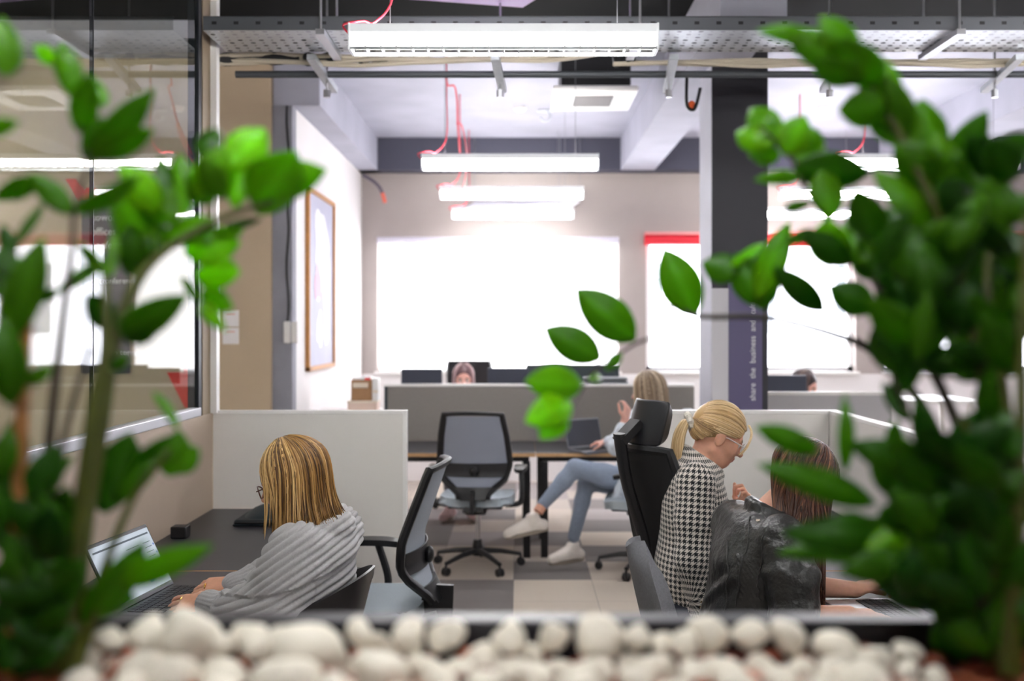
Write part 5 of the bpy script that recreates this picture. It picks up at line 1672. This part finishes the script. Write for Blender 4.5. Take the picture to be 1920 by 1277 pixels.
# ================================================================ PLANTER
RZ = 1.325
t = thing('planter', 'black metal planter trough filled with white pebbles in the foreground', 'planter', (0, .79, 0))
m_plt = mat('black_planter_metal', (40, 40, 46), .35, .3)
mb = MB()
X0, X1, Y0, Y1, w = -.95, .95, .52, 1.03, .03
mb.box((X0, Y1 - w, 0), (X1, Y1, RZ)); mb.box((X0, Y0, 0), (X1, Y0 + w, RZ)); mb.box((X0, Y0 + w, 0), (X0 + w, Y1 - w, RZ)); mb.box((X1 - w, Y0 + w, 0), (X1, Y1 - w, RZ))
obj('trough', mb, m_plt, t, world=True, smooth=False, bevel=.002)
mb = MB().box((X0 + w, Y0 + w, .9), (X1 - w, Y1 - w, 1.278)); obj('soil', mb, mat('dark_soil', (50, 32, 24), .95, var=.3, vscale=60), t, world=True, smooth=False)
# red bark chips
mb = MB(); rb = random.Random(14)
for i in range(2600):
    x = rb.uniform(X0 + .04, X1 - .04); y = rb.uniform(.72, Y1 - w - .008); z = 1.284 + rb.random() ** 2 * .016
    M = Matrix.Translation((x, y, z)) @ Matrix.Rotation(rb.uniform(0, 6.28), 4, 'Z') @ Matrix.Rotation(rb.uniform(-.6, .6), 4, 'X') @ Matrix.Rotation(rb.uniform(-.6, .6), 4, 'Y')
    a, b, c = rb.uniform(.008, .022), rb.uniform(.005, .012), rb.uniform(.002, .005)
    q_ = rb.uniform(.6, 1.3); mb.ball((0, 0, 0), (a, b, c), 6, 4, col=tuple(min(1, v * q_) for v in lin(rb.choice([(150, 74, 44), (126, 60, 38), (104, 52, 36), (168, 92, 60)]))))
    n = 6 * 5
    for k in range(len(mb.v) - n, len(mb.v)): mb.v[k] = tuple(M @ Vector(mb.v[k]))
tag(obj('bark_mulch', mb, mat('red_bark', (150, 80, 50), .9, attr='col', bump=.3, bscale=200), smooth=False), 'reddish bark mulch covering the soil of the planter between the pebbles', 'mulch', kind='stuff')
# pebbles
m_peb = mat('white_pebble', (226, 219, 206), .65, var=.06, vscale=28, bump=.15, bscale=60)
protos = []
def pebble_mesh(seed):
    r_ = random.Random(seed); bm = bmesh.new(); bmesh.ops.create_icosphere(bm, subdivisions=3, radius=1)
    ax = [Vector((r_.gauss(0, 1), r_.gauss(0, 1), r_.gauss(0, 1))).normalized() for _ in range(7)]
    am = [r_.uniform(-.15, .15) for _ in range(7)]
    pl = [(Vector((r_.gauss(0, 1), r_.gauss(0, 1), r_.gauss(0, 1))).normalized(), r_.uniform(.70, .98)) for _ in range(13)]
    pl += [(Vector(d), .95) for d in ((1, 0, 0), (-1, 0, 0), (0, 1, 0), (0, -1, 0), (0, 0, 1), (0, 0, -1))]
    for v in bm.verts:
        n = v.co.normalized(); f_ = sum((max(n.dot(x), 0) / h_) ** 7 for x, h_ in pl) ** (-1 / 7) * (1 + .4 * am[0] * math.sin(3 * n.dot(ax[0]))); v.co = n * min(f_, 1.35); continue
        f_ = 1 + sum(a * math.sin(2.6 * n.dot(x) + a * 9) for a, x in zip(am, ax)); f_ = min(f_, 1.12) - .25 * max(0, n.dot(ax[0]) - .55) - .25 * max(0, n.dot(ax[1]) - .6) - .2 * max(0, n.dot(ax[2]) - .5)
        v.co = n * f_
    me = bpy.data.meshes.new('pebble'); bm.to_mesh(me); bm.free(); me.materials.append(m_peb)
    me.polygons.foreach_set('use_smooth', [True] * len(me.polygons))
    return me
pm_ = [pebble_mesh(i) for i in range(7)]
PEB = [(675, 1206, 25), (757, 1200, 35), (850, 1185, 38), (951, 1183, 32), (1002, 1202, 30), (1052, 1193, 32), (1113, 1196, 50), (1200, 1193, 30), (1243, 1197, 28), (908, 1220, 45), (955, 1240, 35),
       (1048, 1230, 35), (788, 1230, 45), (854, 1238, 35), (698, 1250, 60), (1002, 1266, 45), (1134, 1240, 50), (1172, 1262, 40), (1240, 1240, 45), (218, 1168, 32), (187, 1225, 45), (230, 1232, 30),
       (288, 1180, 42), (350, 1194, 58), (323, 1240, 50), (467, 1188, 45), (463, 1232, 50), (393, 1250, 45), (576, 1205, 74), (626, 1172, 32), (550, 1262, 66), (1346, 1175, 42), (1295, 1188, 30), (1397, 1192, 34), (1459, 1196, 40), (1560, 1210, 42),
       (1560, 1248, 40), (1513, 1240, 32), (1642, 1230, 40), (1700, 1213, 32), (1700, 1248, 28), (1751, 1264, 30), (1370, 1234, 45), (1436, 1230, 40), (1610, 1262, 45), (1303, 1252, 40), (1467, 1264, 38), (640, 1230, 40),
       (820, 1268, 45), (745, 1275, 40), (900, 1275, 40), (1090, 1275, 40), (270, 1275, 45), (440, 1280, 45), (620, 1285, 50), (1230, 1280, 45), (1380, 1275, 42), (1540, 1285, 40), (520, 1180, 26), (420, 1185, 22), (1160, 1215, 26), (150, 1265, 40), (1660, 1275, 36), (720, 1190, 20)]
rp = random.Random(77)
plab = 'white rounded pebble lying on the reddish bark in the planter'
def pebble(c, r):
    o = bpy.data.objects.new('pebble', rp.choice(pm_)); COL.objects.link(o)
    o.location = c; k = r * 1.06
    o.scale = (k * rp.uniform(.92, 1.12), k * rp.uniform(.8, 1.0), k * rp.uniform(.72, .95)); o.rotation_euler = (rp.uniform(-.5, .5), rp.uniform(-.5, .5), rp.uniform(0, 6.28))
    tag(o, plab, 'pebble', 'white pebbles in the planter')
placed = []
for px, py, r in PEB:
    py += 14; s_ = (py - VY) / (EYE - 1.300)
    D_ = min(F / s_, .955); s_ = F / D_; c = P(px, py, s_); rr_ = r * 1.0 / s_
    if c.y + rr_ > .995: c.y = .995 - rr_
    placed.append((c, rr_))
tries = 0
while tries < 900 and len(placed) < 84:
    tries += 1
    x = rp.uniform(-.48, .46); y = rp.uniform(.74, .97); r = rp.uniform(.014, .026); c = Vector((x, y, 1.284 + r * .55))
    if all((c - p).length > (r + q_) * .82 for p, q_ in placed): placed.append((c, r))
for it in range(60):
    for i in range(len(placed)):
        for j in range(i):
            (p, a), (q_, b) = placed[i], placed[j]
            d = p - q_; need = (a + b) * .97; l_ = d.length
            if l_ < need and l_ > 1e-6:
                d *= (need - l_) / l_ * .5; d.z *= .6; p += d; q_ -= d
    for c, r in placed:
        c.z = min(max(c.z, 1.280 + r * .72), 1.322); c.y = min(c.y, .985 - r * 1.08)
for c, r in placed: pebble(c, r)

# ================================================================ ZZ PLANTS
def leafmat():
    m = bpy.data.materials.new('zz_leaf'); m.use_nodes = True
    nt = m.node_tree; N = nt.nodes; L = nt.links; b = N['Principled BSDF']
    a = N.new('ShaderNodeAttribute'); a.attribute_name = 'col'
    tc = N.new('ShaderNodeTexCoord'); n = N.new('ShaderNodeTexNoise'); n.inputs['Scale'].default_value = 45; L.new(tc.outputs['Object'], n.inputs['Vector'])
    r = N.new('ShaderNodeMapRange'); r.inputs[3].default_value = .82; r.inputs[4].default_value = 1.15; L.new(n.outputs['Fac'], r.inputs[0])
    mx = N.new('ShaderNodeVectorMath'); mx.operation = 'SCALE'; L.new(a.outputs['Color'], mx.inputs[0]); L.new(r.outputs[0], mx.inputs['Scale'])
    L.new(mx.outputs[0], b.inputs['Base Color']); b.inputs['Roughness'].default_value = .36; b.inputs['Specular IOR Level'].default_value = .32
    tr = N.new('ShaderNodeBsdfTranslucent')
    m2 = N.new('ShaderNodeVectorMath'); m2.operation = 'MULTIPLY'; L.new(mx.outputs[0], m2.inputs[0]); m2.inputs[1].default_value = (1.7, 1.9, .3); L.new(m2.outputs[0], tr.inputs[0])
    ms = N.new('ShaderNodeMixShader'); ms.inputs[0].default_value = .42; L.new(b.outputs[0], ms.inputs[1]); L.new(tr.outputs[0], ms.inputs[2])
    L.new(ms.outputs[0], N['Material Output'].inputs[0])
    MATS['zz_leaf'] = m
    return m
m_leaf = leafmat()
m_stem = mat('zz_stem', (72, 80, 14), .45, var=.25, vscale=40)
m_stemd = mat('zz_stem_dark', (52, 42, 28), .5, var=.2, vscale=40)
rf = random.Random(31)
TD, TB = np.array((34, 84, 0)), np.array((128, 192, 0))  # dark to bright green per leaf; lit and shaded leaves painted in
def leaf(mb, b, tp, w, roll=0.0, bend=.10, tone=.5, fold=.22):
    b = Vector(b); tp = Vector(tp); d = tp - b; Ln = d.length
    if Ln < 1e-4: return
    d.normalize()
    view = Vector((0, EYE * 0, 0)) - Vector((b.x, b.y, b.z - EYE)); view.normalize()
    n = (view - d * view.dot(d)).normalized(); s_ = d.cross(n)
    n2 = n * math.cos(roll) + s_ * math.sin(roll); s2 = d.cross(n2)
    w = w / max(.45, abs(math.cos(roll)))
    grid = []; nt_, nu = 11, 7
    for i in range(nt_):
        t = i / (nt_ - 1)
        hw = w / 2 * max(0, math.sin(PI * min(1, t * .985 + .012) ** .92)) ** .72 * (1 - .10 * t)
        if t > .86: hw *= 1 - .55 * ((t - .86) / .14) ** 1.5
        row = []
        for j in range(nu):
            u = j / (nu - 1) * 2 - 1
            row.append(b + d * (Ln * t) + s2 * (u * hw) + n2 * (bend * Ln * math.sin(PI * t) - fold * abs(u) * hw * 1.0 - .10 * Ln * t * t * bend * 5))
        grid.append(row)
    c = lin(TD + (TB - TD) * min(1.2, max(-.15, tone)))
    k0 = len(mb.v); mb.sheet(grid, .0007)
    cols = []
    mid = tuple(min(1, v * 1.25 + .008) for v in c)
    for side_ in (0, 1):
        for i in range(nt_):
            for j in range(nu): cols.append(mid if j == nu // 2 else c)
    while len(mb.col) < k0: mb.col.append((1, 1, 1))
    mb.col[k0:] = cols

def plant(label, loc, fronds):
    t = thing('zz_plant', label, 'plant', loc)
    for fr in fronds:
        if fr.get('stem'):
            pts = [P(*p) for p in fr['stem']]
            if len(pts) == 2: pts = [pts[0], pts[0].lerp(pts[1], .5), pts[1]]
            C_ = catmull(pts, 6); k = len(C_)
            s0 = fr['stem'][0][2]
            rs = [(fr['r'][1] + (fr['r'][0] - fr['r'][1]) * (1 - i / (k - 1)) ** 1.7) / s0 for i in range(k)]
            st = obj('stem', MB().tube(C_, rs, 8), fr.get('m', m_stem), t, world=True)
        mb = MB()
        for L_ in fr.get('leaves', []):
            bx, by, tx, ty, wp, s_, tone = L_[:7]
            ds = L_[7] if len(L_) > 7 else rf.uniform(-60, 60)
            roll = L_[8] if len(L_) > 8 else rf.uniform(-.45, .45)
            b = P(bx, by, s_); tp = P(tx, ty, s_ + ds)
            leaf(mb, b, b + (tp - b) * 1.1, wp * 1.28 / s_, roll, rf.uniform(.03, .14), tone + rf.uniform(-.08, .08))
        if mb.v:
            obj('foliage', mb, m_leaf, st, world=True, sharp=180)
    return t

def fill(poly, n, s0, s1, tones, seed, L0=80, L1=135, updir=None, W=(34, 60)):
    r_ = random.Random(seed); out = []
    def inside(x, y):
        c = False; j = len(poly) - 1
        for i in range(len(poly)):
            if (poly[i][1] > y) != (poly[j][1] > y) and x < (poly[j][0] - poly[i][0]) * (y - poly[i][1]) / (poly[j][1] - poly[i][1]) + poly[i][0]: c = not c
            j = i
        return c
    xs = [p[0] for p in poly]; ys = [p[1] for p in poly]
    while len(out) < n:
        x = r_.uniform(min(xs), max(xs)); y = r_.uniform(min(ys), max(ys))
        if not inside(x, y): continue
        a = (updir if updir is not None else -PI / 2) + r_.gauss(0, .9); L_ = r_.uniform(L0, L1)
        tx, ty = x + math.cos(a) * L_, y + math.sin(a) * L_
        if not inside(tx, ty) and r_.random() < .8: continue
        out.append((x, y, tx, ty, r_.uniform(*W), r_.uniform(s0, s1), r_.uniform(*tones)))
    return out

# ---------------------------------------------------------------- left plant
left = [
    dict(stem=[(118, 1262, 1980), (150, 1000, 1960), (186, 800, 1930), (214, 640, 1900), (262, 520, 1860), (330, 455, 1820), (428, 404, 1790), (512, 378, 1780)], r=(30, 6), leaves=[
        (290, 465, 215, 352, 74, 1800, .55), (345, 405, 335, 296, 46, 1780, .6), (310, 400, 302, 296, 30, 1800, .2), (370, 372, 420, 282, 54, 1780, .75),
        (385, 300, 400, 240, 40, 1790, .15), (430, 315, 492, 246, 64, 1770, .95), (440, 390, 462, 278, 44, 1770, .8), (478, 385, 548, 296, 84, 1770, .8), (470, 352, 600, 322, 62, 1760, .7, 0, .1),
        (482, 400, 545, 290, 72, 1770, .6), (420, 424, 486, 412, 14, 1800, .1), (290, 492, 230, 462, 46, 1820, .15), (330, 418, 268, 342, 60, 1800, .5), (300, 400, 232, 316, 50, 1810, .9),
        (345, 472, 442, 455, 56, 1760, .98), (366, 512, 442, 510, 54, 1750, .9), (376, 548, 432, 576, 36, 1750, .75), (376, 568, 417, 614, 26, 1750, .85), (372, 566, 341, 520, 16, 1760, .4),
        (300, 450, 400, 415, 40, 1790, .55), (262, 500, 300, 420, 50, 1820, .2), (420, 372, 380, 300, 44, 1785, .45), (400, 380, 350, 330, 46, 1785, .35),
        (365, 455, 450, 432, 30, 1770, .7), (250, 520, 245, 430, 44, 1830, .25)]),
    dict(stem=[(96, 1265, 2020), (150, 960, 2010), (176, 760, 2000), (200, 640, 1980), (195, 520, 1960)], r=(24, 8), leaves=[
        (222, 628, 338, 562, 54, 1900, .25, 40, .1), (215, 612, 162, 560, 46, 1920, .05), (200, 516, 148, 458, 22, 1930, .45), (206, 520, 215, 440, 20, 1930, .6), (205, 690, 240, 672, 26, 1940, .3),
        (235, 640, 300, 600, 40, 1900, .15)]),
    dict(stem=[(82, 1260, 2000), (88, 900, 1990), (112, 650, 1960), (134, 470, 1930), (138, 405, 1920)], r=(16, 5), m=m_stemd, leaves=[
        (137, 402, 62, 330, 38, 1900, .3), (75, 335, -6, 372, 34, 1900, .35), (138, 400, 252, 338, 32, 1910, .4), (110, 545, 70, 562, 20, 1940, .15), (106, 548, 198, 488, 24, 1940, .25)]),
    dict(stem=[(140, 405, 1920), (152, 350, 1900), (168, 306, 1890), (150, 240, 1880), (140, 190, 1870)], r=(5, 3), m=m_stemd, leaves=[
        (168, 302, 278, 180, 48, 1880, .35), (172, 296, 278, 248, 42, 1880, .45), (148, 250, 168, 146, 44, 1870, .45), (145, 186, 116, 86, 40, 1870, .55), (112, 118, 64, 90, 26, 1860, 1.0), (196, 200, 174, 148, 26, 1880, .7),
        (160, 300, 190, 225, 34, 1880, .25)]),
    dict(stem=[(60, 1262, 2050), (95, 950, 2030), (130, 780, 1990), (170, 650, 1960)], r=(14, 5), m=m_stemd, leaves=[
        (25, 464, 80, 386, 18, 2050, .2), (25, 482, 4, 424, 28, 2050, .1), (10, 645, 76, 460, 58, 2080, .35, 0, .1), (8, 142, 6, 40, 56, 2100, .6), (-22, 246, 28, 230, 28, 2100, .6), (0, 470, 28, 520, 40, 2080, .1),
        (5, 560, 0, 470, 50, 2090, .2), (20, 760, 8, 610, 58, 2100, .3), (45, 720, 95, 690, 26, 2060, .45)]),
    dict(stem=[(130, 1262, 1950), (190, 1080, 1930), (252, 930, 1900), (306, 860, 1880), (318, 842, 1870)], r=(12, 5), leaves=[
        (318, 894, 336, 814, 54, 1860, .35), (334, 806, 290, 736, 18, 1870, .5), (256, 862, 316, 820, 18, 1880, .3), (195, 962, 242, 824, 76, 1900, .2), (212, 940, 300, 850, 40, 1900, .25), (326, 886, 368, 842, 38, 1860, .4)]),
    dict(stem=[(140, 1266, 2040), (165, 1190, 2040), (195, 1110, 2040), (222, 1080, 2040)], r=(12, 7), leaves=[
        (168, 1168, 264, 1028, 56, 2040, .3, 0, .15), (212, 1096, 380, 1030, 46, 2040, .55, 30, .1), (60, 1120, 150, 1060, 60, 2060, .1)] +
        fill([(0, 880), (60, 890), (110, 960), (140, 1000), (140, 1130), (130, 1277), (0, 1277)], 46, 1950, 2150, (-.1, .25), 5)),
]
plant('tall green zz plant at the left end of the planter', P(100, 1262, 1980), left)
t = thing('plant_cane', 'tan bamboo cane standing in the left plant', 'cane', P(22, 1270, 2060))
a, b = P(20, 1270, 2060), P(54, 478, 2040)
obj('cane', MB().tube([a.lerp(b, i / 12) for i in range(13)], [.0062] * 13, 10), mat('bamboo_cane', (172, 118, 62), .5, var=.2, vscale=30), t, world=True)
for f_ in (.2, .42, .64, .86): obj('node_ring', MB().ball(a.lerp(b, f_), (.0078, .0078, .004), 10, 6), mat('bamboo_node', (140, 92, 48), .55), t, world=True)


# ---------------------------------------------------------------- right plant
A_ = [(1590, 500), (1640, 430), (1700, 380), (1770, 330), (1925, 300), (1925, 720), (1660, 700), (1640, 640), (1640, 590)]
B_ = [(1700, 900), (1780, 820), (1925, 720), (1925, 1277), (1740, 1240), (1690, 1130), (1610, 1050), (1650, 960)]
right = [
    dict(stem=[(1862, 1266, 1900), (1868, 1000, 1900), (1845, 720, 1880), (1795, 490, 1850), (1725, 330, 1820), (1655, 195, 1800), (1590, 110, 1790), (1530, 72, 1790)], r=(20, 5), leaves=[
        (1540, 76, 1432, 58, 30, 1800, .6), (1592, 124, 1486, 72, 50, 1810, .5), (1606, 118, 1546, 38, 50, 1800, .6), (1652, 160, 1570, 84, 64, 1800, .55), (1660, 200, 1580, 206, 62, 1810, .4), (1684, 212, 1622, 100, 54, 1800, .7),
        (1722, 270, 1636, 190, 72, 1800, .45), (1742, 300, 1732, 192, 66, 1800, .4), (1764, 340, 1684, 280, 70, 1810, .35), (1772, 370, 1760, 258, 56, 1800, .6), (1752, 440, 1648, 326, 46, 1820, .5), (1792, 420, 1786, 300, 60, 1810, .35),
        (1700, 260, 1660, 150, 56, 1800, .4), (1800, 470, 1726, 380, 60, 1820, .3), (1620, 150, 1530, 120, 46, 1810, .45), (1560, 100, 1500, 60, 40, 1800, .55)]),
    dict(stem=[(1850, 1262, 1850), (1840, 960, 1800), (1780, 760, 1750), (1690, 600, 1680), (1590, 460, 1620), (1512, 356, 1590), (1482, 296, 1580), (1452, 262, 1575), (1424, 236, 1570)], r=(17, 3), m=m_stemd, leaves=[
        (1464, 270, 1408, 208, 56, 1575, .6), (1446, 274, 1384, 248, 44, 1575, .7), (1462, 288, 1406, 292, 36, 1575, .6), (1474, 294, 1506, 222, 58, 1580, .7, 0, .1), (1496, 304, 1530, 244, 58, 1585, .5), (1490, 314, 1620, 326, 60, 1590, .1, 0, .1),
        (1500, 332, 1424, 336, 24, 1590, .4), (1540, 320, 1560, 402, 52, 1600, .55), (1470, 392, 1518, 380, 18, 1600, .2),
        (1556, 502, 1552, 418, 62, 1640, .85), (1475, 456, 1534, 434, 24, 1620, .2), (1546, 584, 1458, 508, 44, 1650, .1), (1620, 500, 1590, 410, 54, 1650, .35), (1660, 520, 1600, 470, 50, 1660, .25), (1640, 580, 1560, 540, 56, 1660, .12), (1610, 470, 1680, 400, 54, 1650, .3)]),
    dict(stem=[(1840, 1262, 1780), (1800, 950, 1700), (1735, 770, 1640), (1640, 662, 1560), (1563, 627, 1520), (1438, 596, 1460), (1336, 594, 1430), (1300, 590, 1420), (1262, 572, 1415), (1225, 628, 1410), (1189, 646, 1405), (1138, 680, 1410), (1108, 703, 1420), (1088, 738, 1440), (1072, 770, 1470)], r=(13, 2.5), m=m_stemd, leaves=[
        (1304, 592, 1250, 476, 66, 1420, .48, 0, .1), (1190, 638, 1090, 550, 66, 1405, .50, 0, .05), (1126, 673, 1030, 620, 56, 1408, .46, 0, .05), (1166, 662, 1138, 692, 20, 1410, .3), (1092, 722, 996, 716, 56, 1500, .85, 60, .1),
        (1072, 758, 996, 786, 56, 1520, .95, 60, .1), (1060, 770, 1018, 818, 44, 1530, .95), (1106, 714, 1126, 704, 20, 1430, .6),
        (1386, 512, 1322, 494, 48, 1480, .25), (1424, 574, 1384, 482, 54, 1480, .3), (1420, 562, 1474, 428, 48, 1490, .7), (1370, 498, 1428, 460, 18, 1490, 1.0), (1425, 580, 1445, 500, 40, 1480, .4)]),
    dict(stem=[(1880, 1262, 1950), (1902, 950, 1950), (1880, 700, 1930), (1850, 520, 1900), (1880, 380, 1890)], r=(16, 6), leaves=fill(A_, 105, 1550, 1950, (-.12, .4), 11) + [(1926, 300, 1880, 262, 60, 1950, .05), (1900, 340, 1866, 268, 60, 1950, .05)]),
    dict(stem=[(1900, 1266, 2000), (1905, 1080, 2000), (1860, 900, 1990), (1800, 780, 1980)], r=(18, 6), leaves=[
        (1584, 884, 1585, 752, 26, 1900, .4, 0, .2), (1676, 852, 1678, 792, 28, 1900, .35), (1534, 846, 1426, 804, 40, 1850, .4, 20, .1), (1640, 944, 1442, 876, 48, 1880, .35, 20, .15), (1782, 894, 1610, 838, 64, 1900, .12), (1692, 1004, 1488, 1000, 60, 1900, .14, 0, .1),
        (1662, 1046, 1474, 1034, 34, 1900, .4), (1802, 954, 1652, 902, 62, 1920, .1), (1722, 1000, 1634, 1022, 38, 1930, .7), (1842, 934, 1882, 858, 30, 1930, .6), (1800, 1052, 1644, 1062, 64, 1940, .1), (1700, 930, 1640, 860, 50, 1900, .15), (1760, 1010, 1660, 960, 60, 1930, .1),
        (1640, 1000, 1560, 980, 50, 1890, .15), (1700, 880, 1800, 830, 44, 1900, .2)] + fill(B_, 90, 1800, 2100, (-.12, .25), 19)),
    dict(stem=[(1836, 1262, 1900), (1800, 920, 1880), (1745, 840, 1870), (1700, 770, 1860), (1672, 700, 1850)], r=(9, 4), m=m_stemd, leaves=[(1672, 702, 1640, 620, 40, 1840, .2), (1680, 740, 1720, 660, 40, 1840, .2), (1700, 790, 1660, 720, 30, 1850, .1)]),
    dict(stem=[(1890, 1262, 2050), (1912, 900, 2050), (1916, 640, 2040), (1926, 400, 2040)], r=(20, 8), leaves=[(1900, 700, 1850, 600, 56, 2000, .2), (1916, 600, 1960, 500, 56, 2000, .2)]),
]
plant('large green zz plant at the right end of the planter', P(1862, 1266, 1900), right)
# ================================================================ LAMPS
m_lampw = emat('lamp_diffuser_light', (255, 253, 250), 24.0)
m_lamph = mat('lamp_housing', (236, 238, 242), .3, .0, emit=.16)
m_up = emat('added_uplight_glow', (255, 253, 250), 14.0)
m_louv = mat('lamp_louvre', (200, 206, 210), .3, .3)
m_wire = mat('steel_wire', (150, 150, 156), .4, .8)
m_redc = mat('red_cord', (214, 48, 70), .5)
def lamp(x0, x1, y, label, red=True):
    """louvred batten lamp hung from the ceiling; bottom at z 2.70"""
    c = (x0 + x1) / 2
    t = thing('pendant_lamp', label, 'lamp', (c, y, 2.70), 0, 'hanging batten lamps')
    L = x1 - x0
    mb = MB().box((-L / 2, -.05, .066), (L / 2, .05, .102)); obj('housing', mb, m_lamph, t, bevel=.004)
    mb = MB().box((-L / 2 + .008, -.036, .022), (L / 2 - .008, .036, .066)); obj('diffuser', mb, m_lampw, t, bevel=.004)
    obj('added_uplight', MB().box((-L / 2 + .02, -.03, .1022), (L / 2 - .02, .03, .1032)), m_up, t, smooth=False)  # hidden glowing strip, added to throw light up on the ceiling
    mb = MB()
    n = 20
    for i in range(n + 1):
        xx = -L / 2 + .004 + (L - .008) * i / n
        mb.box((xx - .0025, -.048, .0), (xx + .0025, .048, .022))
    for yy in (-.05, .048): mb.box((-L / 2, yy, .0), (L / 2, yy + .003, .012))
    obj('louvre', mb, m_louv, t, smooth=False)
    for e, nm in ((-1, 'end_cap'), (1, 'end_cap')):
        obj(nm, MB().box((e * L / 2 - .004, -.052, 0), (e * L / 2 + .004, .052, .104)), m_lamph, t, bevel=.002)
    for e in (-.31, .31):
        pts = [(e * L * 1.2, 0, .10 + (ZC - 2.80) * i / 6) for i in range(7)]
        obj('suspension_wire', MB().tube(pts, .0022, 6), m_wire, t)
    if red:
        e = -.31 * L * 1.2
        pts = catmull([(-L / 2 - .004, 0, .07), (-L / 2 - .03, 0, .11), (-L / 2 + .05, 0, .125), (e - .06, 0, .12), (e + .01, 0, .22), (e + .012, 0, .5), (e + .01, 0, ZC - 2.70)], 6)
        obj('cord', MB().tube(pts, .0045, 6), m_redc, t, label='red cord')
    return t
for s_, lab in ((477, 'nearest batten lamp in the middle row, in front of the cable tray'), (274, 'second batten lamp of the middle row, beyond the pipe'),
                (223, 'third batten lamp of the middle row, above the blind'), (189, 'farthest batten lamp of the middle row, over the blind')):
    lamp(-.66, .54, F / s_, lab)
for s_, lab in ((477, 'nearest batten lamp in the right row, above the right plant'), (274, 'second batten lamp of the right row, behind the right plant'),
                (223, 'third batten lamp of the right row, beside the charcoal column'), (189, 'farthest batten lamp of the right row, near the right windows')):
    lamp(2.2, 3.4, F / s_, lab)
for yy, wh in ((2.35, 'unseen over the front desks, added to light them'), (.75, 'over the planter'), (-1.0, 'behind the viewer')):  # rows carried on out of view; the desk pair is added for brightness
    lamp(-.66, .54, yy, 'batten lamp of the middle row hanging ' + wh, False)
    lamp(2.2, 3.4, yy, 'batten lamp of the right row level with the one ' + wh, False)
lamp(-3.9, -2.7, 3.9, 'added unseen batten lamp lighting the room behind the glass', False)  # out-of-view lamps added to brighten the room behind the glass
lamp(-3.9, -2.7, 2.5, 'nearer added unseen batten lamp lighting the room behind the glass', False)
lamp(-5.3, -4.1, 6.2, 'added unseen batten lamp in the far corner, lighting the beige wall', False)  # added off to the side so light grazes the beige wall
lamp(-5.3, -4.1, 5.0, 'added unseen batten lamp in the far corner, lighting the beige wall', False)

# world: bright overcast sky
w = bpy.data.worlds.new('sky'); scn.world = w; w.use_nodes = True
bg = w.node_tree.nodes['Background']; bg.inputs[0].default_value = (.93, .95, 1.0, 1); bg.inputs[1].default_value = 6.0
# daylight portals in the clear windows
for (a, b, c, d) in W[1:]:
    l = bpy.data.lights.new('window_portal', 'AREA'); l.shape = 'RECTANGLE'; l.size = b - a; l.size_y = d - c
    l.cycles.is_portal = True
    o = bpy.data.objects.new('window_portal', l); COL.objects.link(o); o.location = ((a + b) / 2, YB + .2, (c + d) / 2); o.rotation_euler = (-PI / 2, 0, 0)

# ================================================================ CAMERA
cd = bpy.data.cameras.new('camera'); co = bpy.data.objects.new('camera', cd); COL.objects.link(co)
co.location = (0, 0, EYE); co.rotation_euler = (PI / 2, 0, 0)
cd.sensor_width = 36; cd.lens = F / 1920 * 36
cd.shift_x = -(VX - 960) / 1920; cd.shift_y = (VY - 638.5) / 1920
cd.clip_start = .05; cd.clip_end = 200
cd.dof.use_dof = True; cd.dof.focus_distance = 3.15; cd.dof.aperture_fstop = 2.0; cd.dof.aperture_blades = 0
scn.camera = co
scn.view_settings.view_transform = 'Standard'; scn.view_settings.look = 'None'; scn.view_settings.gamma = 1
scn.view_settings.exposure = 1.32; scn.view_settings.use_curve_mapping = False
